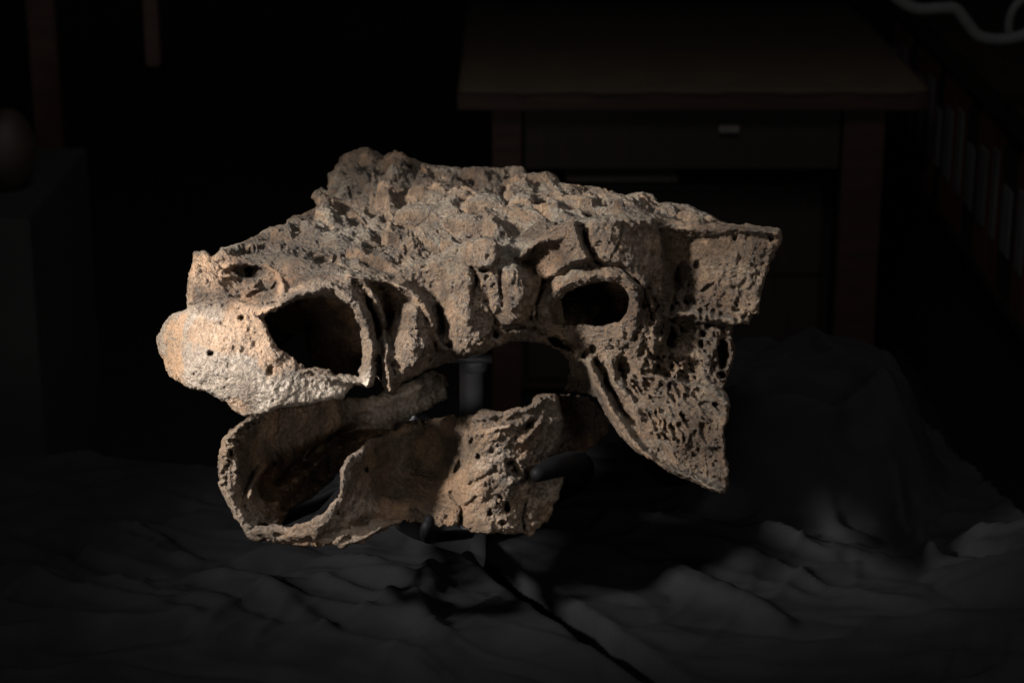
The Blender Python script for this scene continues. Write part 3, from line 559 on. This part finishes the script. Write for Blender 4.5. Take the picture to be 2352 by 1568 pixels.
st([(660, 1175), (740, 1105), (840, 1030), (910, 985)], 8, -8, 3); st([(870, 925), (930, 905), (1000, 870)], 14, -10, 4); pi(835, 960, 22, 14, 0, 8)
for k in range(26):
    t = k/25; a = np.array([(505, 1110), (500, 1060), (510, 1015), (545, 975), (600, 950)]); q = np.interp(t*4, range(5), a[:, 0]), np.interp(t*4, range(5), a[:, 1])
    pi(q[0]+12+random.uniform(-3, 14), q[1]+8+random.uniform(-4, 10), random.uniform(4, 8), random.uniform(3, 6), random.uniform(0, 90), random.uniform(5, 10))
pi(603, 1215, 16, 10, -20, 26); pi(560, 1165, 5, 4, 0, 8)
X, Y = fa.X, fa.Y; Z0 = np.zeros_like(X); RM = fa.mask([(495, 980), (560, 950), (620, 950), (590, 1000), (570, 1080), (600, 1200), (580, 1240), (500, 1150)], 14)
f1, f2, idv = worley2(X+8*fbm(X, Y, Z0, .03, 3, 6), Y, 11, 35); fa.F += RM*3.4*sstep(.5, .1, f1)*(idv > .4)+(.5+RM)*1.3*fbm(X, Y, Z0, .06, 4, 36, .6); fa.finish()
sn = nr.polysdf(NEAR)*K+2.2*fbm(nr.X, nr.Y, np.zeros_like(nr.X), .04, 5, 76, .65); sf = fa.polysdf(FAR)*K+1.8*fbm(fa.X, fa.Y, np.zeros_like(fa.X), .04, 5, 77, .65)
def jaw_field(u, v, w, fine):
    x, y = project(u, v, w)
    F = nr.sample(nr.F, x, y); G = nr.sample(nr.G, x, y); a = np.maximum(F-w, w-F-17)*G; a = smax(a, nr.sample(sn, x, y), 5.)
    F = fa.sample(fa.F, x, y); G = fa.sample(fa.G, x, y); b = np.maximum(F-w, w-F-20)*G; b = smax(b, fa.sample(sf, x, y), 6.)
    d = smin(a, b, 9.)
    if fine:
        m = np.abs(d) < 6; rg_ = np.abs(fbm(u[m], v[m], w[m], .09, 3, 99, .6)); d[m] += 1.1*fbm(u[m], v[m], w[m], .09, 3, 92, .6)+(1.0*sstep(.25, .0, rg_)-.3)*np.where(w[m] < -60, 1, .3)
    return d
V, Q = surface(jaw_field, (-310, -222, -240), (120, -10, 185), (1.2, 1.2, 1.6))
V = smooth_mesh(V, Q, 1, .3); n_ = vnormals(V, Q); V = V+n_*(.5*fbm(V[:, 0], V[:, 1], V[:, 2], .35, 3, 96, .7))[:, None]
print('jaw', len(V), len(Q), time.time()-T0)
x_, y_ = project(V[:, 0], V[:, 1], V[:, 2]); nz2 = fbm(V[:, 0], V[:, 1], V[:, 2], .035, 4, 106); nz = fbm(V[:, 0], V[:, 1], V[:, 2], .02, 4, 107)
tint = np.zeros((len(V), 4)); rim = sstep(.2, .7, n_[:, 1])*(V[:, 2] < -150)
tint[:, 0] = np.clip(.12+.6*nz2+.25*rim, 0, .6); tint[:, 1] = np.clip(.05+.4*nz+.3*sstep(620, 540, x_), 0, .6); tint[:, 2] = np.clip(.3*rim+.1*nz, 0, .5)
end_lift = sstep(780, 900, x_)*(V[:, 2] > -60)*(y_ < 985)*(x_ < 1060); tint[:, 2] = np.maximum(tint[:, 2], .55*end_lift)  # far jaw end paled to stand in for light that misses it
tint[:, 3] = .8*sstep(590, 640, x_)*(V[:, 2] > -165)*(np.abs(V[:, 2]-nr.sample(nr.F, x_, y_)) > 26)
cx = x_[Q].mean(1); cy = y_[Q].mean(1); cw = V[Q, 2].mean(1); onn = (np.abs(cw-nr.sample(nr.F, cx, cy)) < 24) & (nr.sample(sn, cx, cy) < 2) & (cy > 880)
reg = np.full(len(Q), 'jaw_inner_side', dtype=object); reg[onn] = 'jaw_outer_side'; reg[~onn & (cx < 600)] = 'jaw_tip'
reg[onn & (cx > 1285) & (cy < 1060)] = 'jaw_joint'
jaw = empty('lower_jaw', to_world(P(950, 1230, -120)), 'brown fossil lower jaw, a deep scoop open at the front, resting on hooks', 'jaw')
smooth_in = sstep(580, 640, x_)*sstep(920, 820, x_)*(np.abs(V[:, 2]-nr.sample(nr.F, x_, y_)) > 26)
stain_shade = np.clip(.12+.5*smooth_in+.5*sstep(.2, .8, fbm(V[:, 0], V[:, 1], V[:, 2], .015, 4, 137))+.5*sstep(1285, 1310, x_), 0, .85)*(1-end_lift)  # varnish brown and stains, plus the joint's cast shade put into the colour
build_parts(V, Q, tint, stain_shade, reg, jaw, to_world(P(950, 1230, -120)))
# ================================================================== simple mesh tools
def mesh_obj(name, verts, faces, mat, parent=None, origin=(0, 0, 0), smooth=True):
    o_ = np.array(origin, float); me = bpy.data.meshes.new(name); me.from_pydata([tuple(np.array(v)-o_) for v in verts], [], faces); me.update()
    if smooth: me.polygons.foreach_set('use_smooth', [True]*len(me.polygons))
    me.materials.append(mat); o = bpy.data.objects.new(name, me); COL.objects.link(o)
    if parent is not None: o.parent = parent
    else: o.location = o_
    return o
def tube_geo(path, rad, n=20, closed_caps=True):
    path = [np.array(p, float) for p in path]; rad = [rad]*len(path) if np.isscalar(rad) else rad; vs = []; fs = []; up = np.array([0.13, .97, .2])
    for i, p in enumerate(path):
        t = path[min(i+1, len(path)-1)]-path[max(i-1, 0)]; t /= np.linalg.norm(t)+1e-12
        a = np.cross(t, up); a /= np.linalg.norm(a)+1e-12; b = np.cross(t, a)
        for k in range(n):
            q = 2*math.pi*k/n; vs.append(p+rad[i]*(a*math.cos(q)+b*math.sin(q)))
    for i in range(len(path)-1):
        for k in range(n): fs.append((i*n+k, i*n+(k+1) % n, (i+1)*n+(k+1) % n, (i+1)*n+k))
    if closed_caps: fs.append(tuple(range(n-1, -1, -1))); fs.append(tuple((len(path)-1)*n+k for k in range(n)))
    return vs, fs
def spline(pts, m=8):
    p = [np.array(q, float) for q in pts]; p = [2*p[0]-p[1]]+p+[2*p[-1]-p[-2]]; out = []
    for i in range(1, len(p)-2):
        for k in range(m):
            t = k/m; out.append(.5*((2*p[i])+(-p[i-1]+p[i+1])*t+(2*p[i-1]-5*p[i]+4*p[i+1]-p[i+2])*t*t+(-p[i-1]+3*p[i]-3*p[i+1]+p[i+2])*t**3))
    out.append(p[-2]); return out
def strap_geo(path, side, half, th):
    vs = []; fs = []; n = len(path)
    for i in range(n):
        t = path[min(i+1, n-1)]-path[max(i-1, 0)]; t = t/np.linalg.norm(t); s = side-t*(side@t); s /= np.linalg.norm(s); u = np.cross(t, s)
        for a, b in ((-1, -1), (1, -1), (1, 1), (-1, 1)): vs.append(path[i]+s*half*a+u*th*b)
    for i in range(n-1):
        for k in range(4): fs.append((i*4+k, i*4+(k+1) % 4, (i+1)*4+(k+1) % 4, (i+1)*4+k))
    fs += [(3, 2, 1, 0), tuple((n-1)*4+k for k in range(4))]; return vs, fs
def box(name, x0, x1, y0, y1, z0, z1, mat, parent=None, origin=(0, 0, 0), bev=.003):
    bm = bmesh.new(); bmesh.ops.create_cube(bm, size=1)
    for v in bm.verts: v.co = Vector(((x0+x1)/2+v.co.x*(x1-x0), (y0+y1)/2+v.co.y*(y1-y0), (z0+z1)/2+v.co.z*(z1-z0)))-Vector(origin)
    if bev: bmesh.ops.bevel(bm, geom=bm.edges[:], offset=bev, segments=2, affect='EDGES')
    me = bpy.data.meshes.new(name); bm.to_mesh(me); bm.free(); me.materials.append(mat); o = bpy.data.objects.new(name, me); COL.objects.link(o)
    if parent is not None: o.parent = parent
    else: o.location = origin
    return o
PW = lambda x, y, w: to_world(P(x, y, w))

# ================================================================== the stand
M_metal = simple_mat('satin_grey_metal', (.10, .10, .108), .42, .1, 60, .0001, .0, .5)
M_black = simple_mat('black_rubber_sleeve', (.003, .003, .0033), .6, .2, 80, 0, 0, .08)
base_pt = PW(1087, 1285, 60); topz = at_y(1087, 822, base_pt[1])[2]
org = (base_pt[0], base_pt[1], .752)
stand = empty('display_stand', org, 'black metal stand whose upright and padded hooks carry the skull and jaw', 'stand')
r_ = .0130
v, f = tube_geo([(org[0], org[1], z) for z in np.linspace(.70, topz+.03, 12)], r_, 40); mesh_obj('pole', v, f, M_metal, stand, org)
v, f = tube_geo([(org[0]+.002, org[1], z) for z in (topz-.012, topz-.0105, topz-.002, topz)], [.0136, .0148, .0148, .014], 32); mesh_obj('collar', v, f, M_metal, stand, org)
a = np.array([org[0]-.02, org[1], topz+.003]); b2 = np.array([org[0]+.02, org[1], topz+.003]); v, f = strap_geo([a, (a+b2)/2, b2], np.array([0, 1., 0]), .016, .003); mesh_obj('skull_plate', v, f, M_metal, stand, org)
v, f = strap_geo(spline([PW(1087, 1250, 46), PW(1052, 1240, 30), PW(1000, 1222, -20), PW(948, 1203, -70), PW(880, 1160, -100)], 6), np.array([0., .0, 1.]), .0125, .0022); mesh_obj('cradle_arm', v, f, M_metal, stand, org)
v, f = strap_geo(spline([PW(880, 1160, -100), PW(800, 1128, -105), PW(720, 1160, -118), PW(652, 1190, -140)], 6), np.array([0., -.5, 1.]), .008, .0015); mesh_obj('cradle_arm', v, f, M_black, stand, org)
v, f = tube_geo(spline([PW(870, 1095, -90), PW(800, 1120, -110), PW(760, 1160, -125), PW(728, 1195, -140)], 6), .0055, 16); mesh_obj('cradle_rod', v, f, M_black, stand, org)
v, f = tube_geo(spline([PW(1087, 1130, 60), PW(1030, 1040, 75), PW(975, 975, 88), PW(945, 950, 80)], 6), .011, 18); mesh_obj('cradle_rod', v, f, M_metal, stand, org)
def hook(pts, rad):
    p = spline(pts, 8); n = len(p); rr = [np.interp(i/(n-1), np.linspace(0, 1, len(rad)), rad) for i in range(n)]
    t = p[-1]-p[-2]; t /= np.linalg.norm(t)
    for q in (.4, .75, .95): p.append(p[n-1]+t*rr[n-1]*q); rr.append(rr[n-1]*math.sqrt(1-q*q))
    v, f = tube_geo(p, rr, 20); return mesh_obj('hook', v, f, M_black, stand, org)
hook([PW(1087, 1225, 55), PW(1045, 1228, -20), PW(1000, 1232, -100), PW(982, 1232, -150), PW(980, 1215, -172), PW(986, 1194, -172)], [.005, .005, .0055, .0062, .0062, .0048])
hook([PW(1087, 1180, 60), PW(1230, 1150, 50), PW(1320, 1110, 0), PW(1338, 1075, -60), PW(1320, 1063, -120), PW(1275, 1072, -158), PW(1236, 1088, -178)], [.008, .009, .010, .0115, .011, .0105, .0075])
v, f = tube_geo([PW(1322, 1078, -68), PW(1324, 1078, -84)], .014, 20); mesh_obj('clamp_nut', v, f, M_black, stand, org)

# ================================================================== cloth over the work table
TZ = .75
gx_ = np.arange(-1.15, 1.25, .0042); gy_ = np.arange(1.35, 2.75, .0042); CX, CY = np.meshgrid(gx_, gy_); ZZ = np.zeros_like(CX)
def mound(cx_, cy_, hx, hy, H, p=3., soft=.75):
    q = ((np.abs(CX-cx_)/hx)**p+(np.abs(CY-cy_)/hy)**p)**(1/p); return H*sstep(1.25, soft, q)
edge_y = 2.37+.10*np.clip(CX+.2, 0, 1)
wx = CX+.03*fbm(CX, CY, ZZ, 3, 3, 201); wy = CY+.03*fbm(CX, CY, ZZ, 3, 3, 202)
ymax = np.interp(gx_, [-1.15, -.55, -.25, -.1, .05, .48, .56, 1.25], [2.385, 2.36, 2.315, 2.31, 2.36, 2.55, 2.12, 2.02])
ymax = ymax+.008*np.sin(gx_*23)
Zc = .008*fbm(wx, wy, ZZ, 2.2, 3, 203)
m1 = mound(.335, 2.34, .125, .16, .115, 3.4, .7); m2 = mound(.25, 2.44, .09, .10, .10, 2.6, .5); m3 = mound(.56, 1.98, .17, .13, .045, 2.5, .3); m4 = mound(-.30, 1.95, .10, .09, .012, 2, .1)
Zc += np.maximum(np.maximum(m1, m2), np.maximum(m3, m4))
# long soft folds and short sharp creases
def fold(ang, f, st, amp, seed, pw=3, th=.0):
    c, s = math.cos(ang), math.sin(ang); a_ = wx*c+wy*s; b_ = -wx*s+wy*c
    n = 1-np.abs(fbm(a_*st, b_, ZZ, f, 2, seed, .5)); n = np.clip(n, 0, 1)**pw
    gate = sstep(-.25, .35, fbm(CX, CY, ZZ, 4.5, 2, seed+5)+th); return amp*n*gate
Zc += fold(math.radians(-12), 9, .28, .011, 211, 5)+fold(math.radians(20), 12, .25, .008, 221, 6)+fold(math.radians(-38), 10, .25, .010, 231, 6)-fold(math.radians(-20), 14, .3, .006, 241, 8)
Zc += fold(math.radians(-30), 20, .2, .0028, 271, 6)+fold(math.radians(10), 24, .2, .0022, 281, 6)+fold(math.radians(75), 18, .2, .0025, 291, 6)
Zc += fold(math.radians(55), 16, .3, .005, 251, 8)+.0006*fbm(wx, wy, ZZ, 40, 3, 261)
# deep slit between the two pieces of cloth
A = on_plane_z(1095, 1275, TZ)[:2]; B = on_plane_z(1300, 1420, TZ)[:2]; C2 = on_plane_z(1560, 1600, TZ)[:2]
pts = [A, B, C2]; D = Relief.segdist(CX, CY, pts); tt = np.clip((CX-A[0])/(C2[0]-A[0]), 0, 1)
wdt = .010+.006*np.sin(tt*3)
side = (CX-A[0])*(C2[1]-A[1])-(CY-A[1])*(C2[0]-A[0])
Zc -= .045*np.exp(-(D/wdt)**4)*sstep(-.015, .03, CX-A[0]); Zc += .003*np.exp(-((D-.022)/.012)**2)*sstep(-.015, .05, CX-A[0])
for (x0_, y0_, x1_, y1_, am) in [(1930, 1290, 2080, 1330, .012), (1880, 1180, 2000, 1250, .012), (1700, 1250, 1900, 1300, .008), (2080, 1180, 2160, 1330, .02), (300, 1300, 480, 1370, -.008), (60, 1220, 330, 1330, -.014), (200, 1340, 480, 1430, -.010), (520, 1290, 640, 1310, -.008), (430, 1270, 520, 1290, .008), (700, 1330, 930, 1350, .008), (620, 1400, 760, 1470, .009), (150, 1500, 420, 1460, -.014), (1500, 1330, 1800, 1450, .012), (1000, 1320, 960, 1440, .012), (900, 1400, 1000, 1480, .01), (280, 1180, 420, 1160, -.01), (1900, 960, 2060, 1120, .01), (1780, 1000, 1960, 930, -.01), (1950, 1160, 2110, 1080, .012), (1720, 1080, 1900, 1140, -.012), (2150, 1300, 2340, 1350, -.015)]:
    q = [on_plane_z(x0_, y0_, TZ)[:2], on_plane_z((x0_+x1_)/2+random.uniform(-12, 12), (y0_+y1_)/2+random.uniform(-12, 12), TZ)[:2], on_plane_z(x1_, y1_, TZ)[:2]]
    D = Relief.segdist(wx-.0, wy-.0, q); Zc += am*np.exp(-(D/.012)**2)
over = CY-ymax[None, :]; drop = np.where(over > 0, np.minimum(over*over/.02, over)*6.0, 0)
Zc = TZ+Zc-drop
cl_keep = over < .10
n1_, n2_ = CX.shape; idx = np.arange(n1_*n2_).reshape(n1_, n2_)
q = np.stack([idx[:-1, :-1], idx[:-1, 1:], idx[1:, 1:], idx[1:, :-1]], -1).reshape(-1, 4); kq = (cl_keep[:-1, :-1] & cl_keep[1:, 1:] & cl_keep[:-1, 1:] & cl_keep[1:, :-1]).ravel(); q = q[kq]
VV = np.stack([CX, CY, Zc], -1).reshape(-1, 3); used = np.unique(q); rmp = -np.ones(len(VV), int); rmp[used] = np.arange(len(used)); VV = VV[used]-np.array([0, 2.0, TZ]); q = rmp[q]
me = bpy.data.meshes.new('black_cloth'); me.vertices.add(len(VV)); me.vertices.foreach_set('co', VV.astype(np.float32).ravel()); me.loops.add(q.size); me.loops.foreach_set('vertex_index', q.astype(np.int32).ravel())
me.polygons.add(len(q)); me.polygons.foreach_set('loop_start', np.arange(0, q.size, 4, dtype=np.int32)); me.update(calc_edges=True); me.polygons.foreach_set('use_smooth', np.ones(len(q), bool))
M_cloth = simple_mat('black_cotton_cloth', (.0086, .0086, .0092), .95, .15, 25, .0, 0, .03)
me.materials.append(M_cloth); cloth = bpy.data.objects.new('black_cloth', me); COL.objects.link(cloth); cloth.location = (0, 2.0, TZ)
sol = cloth.modifiers.new('thickness', 'SOLIDIFY'); sol.thickness = .0012; sol.offset = -1
tag(cloth, 'rumpled black cloth spread under the stand and heaped on the right', 'cloth')
M_wood = simple_mat('dark_red_wood', (.032, .012, .007), .5, .3, 8, .0, 0, .4, (1, 1, 8))
M_wood2 = simple_mat('dark_brown_wood', (.015, .009, .006), .55, .3, 8, .0, 0, .4, (8, 1, 1))
wt = empty('work_table', (0, 1.9, 0), 'work table hidden under the black cloth below the skull', 'table')
box('tabletop', -1.1, .5, 1.2, 2.29, .66, .69, M_wood, wt, (0, 1.9, 0))
for x in (-1.05, .45):
    for y in (1.25, 2.22): box('leg', x-.03, x+.03, y-.03, y+.03, 0, .66, M_wood, wt, (0, 1.9, 0))

# ================================================================== the dark room behind
M_floor = simple_mat('dark_floor', (.010, .009, .008), .7, .3, 3); M_wall = simple_mat('dark_wall', (.012, .010, .008), .9, .3, 2)
def plane(name, vs, mat, kind='structure'):
    o = mesh_obj(name, vs, [(0, 1, 2, 3)], mat, None, (0, 0, 0), False); tag(o, kind=kind); return o
plane('floor', [(-5, -2, 0), (5, -2, 0), (5, 9, 0), (-5, 9, 0)], M_floor)
plane('wall', [(-5, 9, 0), (5, 9, 0), (5, 9, 3.2), (-5, 9, 3.2)], M_wall)
M_top = simple_mat('brown_desk_cover', (.055, .036, .020), .8, .15, 12); M_pale = simple_mat('pale_card', (.13, .115, .095), .8, .2, 20)
YD = on_plane_z(1600, 205, .75)[1]; lx = at_y(1050, 205, YD)[0]; rx = at_y(2135, 205, YD)[0]
O = (lx, YD, 0); desk = empty('wooden_desk', O, 'dark red wooden desk with a brown top, standing blurred behind the skull', 'desk')
box('desktop', lx, rx, YD, YD+1.45, .705, .748, M_wood, desk, O)
# the cover laid over the desk, its front edge slightly wavy
nx = 60; vs = []; fs = []
for i in range(nx+1):
    x = lx+.002+(rx-lx-.004)*i/nx; wv_ = .004*math.sin(i*.55)+.003*math.sin(i*1.3)
    vs += [(x, YD+1.44, .752), (x, YD+.4, .752), (x, YD-.003+wv_*.3, .752), (x, YD-.006+wv_*.3, .748+wv_*.4-.008)]
for i in range(nx):
    for k in range(3): fs.append((i*4+k, i*4+k+1, i*4+k+5, i*4+k+4))
cov = mesh_obj('desk_cover', vs, fs, M_top, desk, O); s_ = cov.modifiers.new('t', 'SOLIDIFY'); s_.thickness = .002
YL = YD+.05; X_ = lambda x, y=300: at_y(x, y, YL)[0]; Zf = lambda y, Y=YL: at_y(1500, y, Y)[2]
box('leg', X_(1938), X_(2033), YL, YL+.08, 0, .705, M_wood, desk, O); box('leg', X_(1130), X_(1198), YL, YL+.08, 0, .705, M_wood, desk, O)
box('leg', X_(1938), X_(2033), YL+1.2, YL+1.28, 0, .705, M_wood, desk, O); box('leg', X_(1130), X_(1198), YL+1.2, YL+1.28, 0, .705, M_wood, desk, O)
dr = box('drawer', X_(1205), X_(1932), YL+.012, YL+.5, Zf(392), .698, M_wood2, desk, O)
hd = box('handle', at_y(1650, 295, YL)[0], at_y(1697, 295, YL)[0], YL-.012, YL+.012, Zf(303), Zf(288), M_pale, None, (0, 0, 0), .002); hd.parent = dr; hd.location = -Vector(O)*0
hd.data.transform(Matrix.Translation(-Vector(O)))
YB = YD+.22; xa = at_y(1190, 500, YB)[0]; xb = at_y(1912, 500, YB)[0]; zt = at_y(1500, 425, YB)[2]
OB = (xa, YB, 0); chest = empty('storage_chest', OB, 'low brown chest of drawers pushed in under the desk', 'chest')
box('chest_body', xa, xb, YB, YB+.5, .02, zt, M_wood2, chest, OB)
zmid = at_y(1500, 632, YB)[2]
box('drawer', xa+.02, xb-.02, YB-.014, YB-.002, zmid+.006, zt-.012, M_wood2, chest, OB); box('drawer', xa+.02, xb-.02, YB-.014, YB-.002, .05, zmid-.006, M_wood2, chest, OB)
pf = box('paper_folder', at_y(1300, 405, YB)[0], at_y(1560, 405, YB)[0], YB+.02, YB+.3, zt+.001, zt+.014, M_pale, None, (0, 0, 0), .002); tag(pf, 'pale folder lying on the chest under the desk', 'folder')
# left uprights
def post(xa_, xb_, Y, z1, z0, label, name='wooden_post'):
    a_ = at_y(xa_, 0, Y)[0]; b_ = at_y(xb_, 0, Y)[0]; o = box(name, a_, b_, Y, Y+.05, z0, z1, M_wood, None, (0, 0, 0), .004); tag(o, label, 'post')
post(326, 360, 4.2, 1.6, at_y(340, 155, 4.2)[2], 'short dark wooden upright, the right one at the upper left')
post(58, 122, 4.6, 1.7, 0, 'tall dark wooden upright nearest the left edge')
b_c = at_y(8, 345, 3.6); bm = bmesh.new(); bmesh.ops.create_uvsphere(bm, u_segments=24, v_segments=16, radius=.06)
for v_ in bm.verts: v_.co.z *= 1.15+.1*math.sin(v_.co.x*40); v_.co.x *= .9
me = bpy.data.meshes.new('clay_jar'); bm.to_mesh(me); bm.free(); me.materials.append(simple_mat('orange_clay', (.012, .006, .002), .7)); jar = bpy.data.objects.new('clay_jar', me); COL.objects.link(jar); jar.location = b_c; tag(jar, 'dim orange rounded jar at the left edge of the picture', 'jar')
for p in me.polygons: p.use_smooth = True
bx_ = box('side_shelf', b_c[0]-.5, b_c[0]+.08, b_c[1]-.2, b_c[1]+.3, 0, b_c[2]-.066, M_floor, None, (0, 0, 0)); tag(bx_, 'dark low shelf carrying the orange jar at the left edge', 'shelf')
# right: a low bench with box files and a pale rolled strap
YS = 3.9; hz = .95
cA = at_y(2060, 60, 5.2); cB = at_y(2420, 330, 3.6)
O2 = (cA[0], cA[1], 0); e = np.array([cB[0]-cA[0], cB[1]-cA[1], 0.]); Ls = np.linalg.norm(e); e /= Ls; nn = np.array([e[1], -e[0], 0.]);
if nn[0] > 0: nn = -nn
bench = empty('side_bench', O2, 'dark bench running along the right wall with box files', 'bench')
def obox(name, s0, s1, d0, d1, z0, z1, mat, parent, org_):
    c0 = np.array([cA[0], cA[1], 0.]); vs = []
    for z in (z0, z1):
        for s, d in ((s0, d0), (s1, d0), (s1, d1), (s0, d1)): vs.append(c0+e*s-nn*d+np.array([0, 0, z]))
    fs = [(3, 2, 1, 0), (4, 5, 6, 7), (0, 1, 5, 4), (1, 2, 6, 5), (2, 3, 7, 6), (3, 0, 4, 7)]
    return mesh_obj(name, vs, fs, mat, parent, org_, False)
zb = at_y(2300, 130, 4.3)[2]
obox('bench_top', -.3, Ls+.3, -.02, .6, zb-.05, zb, M_wood2, bench, O2)
obox('bench_side', -.25, Ls+.25, .03, .06, 0, zb-.052, M_floor, bench, O2)
M_red = simple_mat('dark_red_board', (.07, .010, .007), .7); M_grey = simple_mat('grey_label', (.08, .08, .075), .8)
zs = zb-.36; obox('shelf_board', -.25, Ls+.25, -.015, .028, zs-.02, zs, M_wood2, bench, O2)
k = 0; s = -.1
while s < Ls+.2:
    wd = [.12, .09, .14, .10, .13][k % 5]; c0 = np.array([cA[0], cA[1], 0.])+e*(s+wd/2)
    og = (c0[0], c0[1], zs); fo = empty('box_file', og, ['farthest', 'second farthest', 'third farthest', 'fourth farthest', 'fifth farthest', 'sixth farthest', 'seventh farthest', 'eighth farthest', 'ninth farthest', 'tenth farthest', 'eleventh farthest', 'twelfth farthest', 'thirteenth farthest', 'fourteenth farthest', 'fifteenth farthest', 'sixteenth farthest', 'seventeenth farthest', 'eighteenth farthest'][k]+(' dark red' if k % 3 else ' dark brown')+' box file standing on the side bench shelf', 'box file', 'box files along the side bench')
    hgt = .27+.03*((k*7) % 3); obox('file_case', s+.003, s+wd-.003, -.01, .026, zs+.001, zs+hgt, M_red if k % 3 else M_wood2, fo, og)
    obox('spine_label', s+wd*.25, s+wd*.75, -.013, -.0105, zs+.08, zs+hgt*.75, M_grey, fo, og); s += wd; k += 1
M_strap = simple_mat('pale_webbing', (.045, .047, .044), .8, .15, 40)
pth = [(2040, -20), (2075, 8), (2110, 22), (2160, 20), (2195, 22), (2222, 55), (2250, 85), (2300, 92), (2345, 84), (2370, 70)]
v, f = strap_geo(spline([at_y(x, y, 3.7) for x, y in pth], 6), np.array([0, 1., 0]), .03, .006); v2 = v
sp_ = spline([at_y(x, y, 3.7) for x, y in pth], 6); v, f = tube_geo(sp_, .011, 14); o = mesh_obj('pale_strap', v, f, M_strap, None, tuple(sp_[0])); tag(o, 'pale slack strap hanging in a step shape at the upper right corner', 'strap')
sp_ = spline([at_y(x, y, 3.72) for x, y in [(2318, 88), (2318, 50), (2330, 18), (2352, -4), (2380, -25)]], 6); v, f = tube_geo(sp_, .008, 12); o = mesh_obj('pale_strap', v, f, M_strap, None, tuple(sp_[0])); tag(o, 'thin pale loop of strap curling up beside the upper right corner', 'strap')
print('done', time.time()-T0)
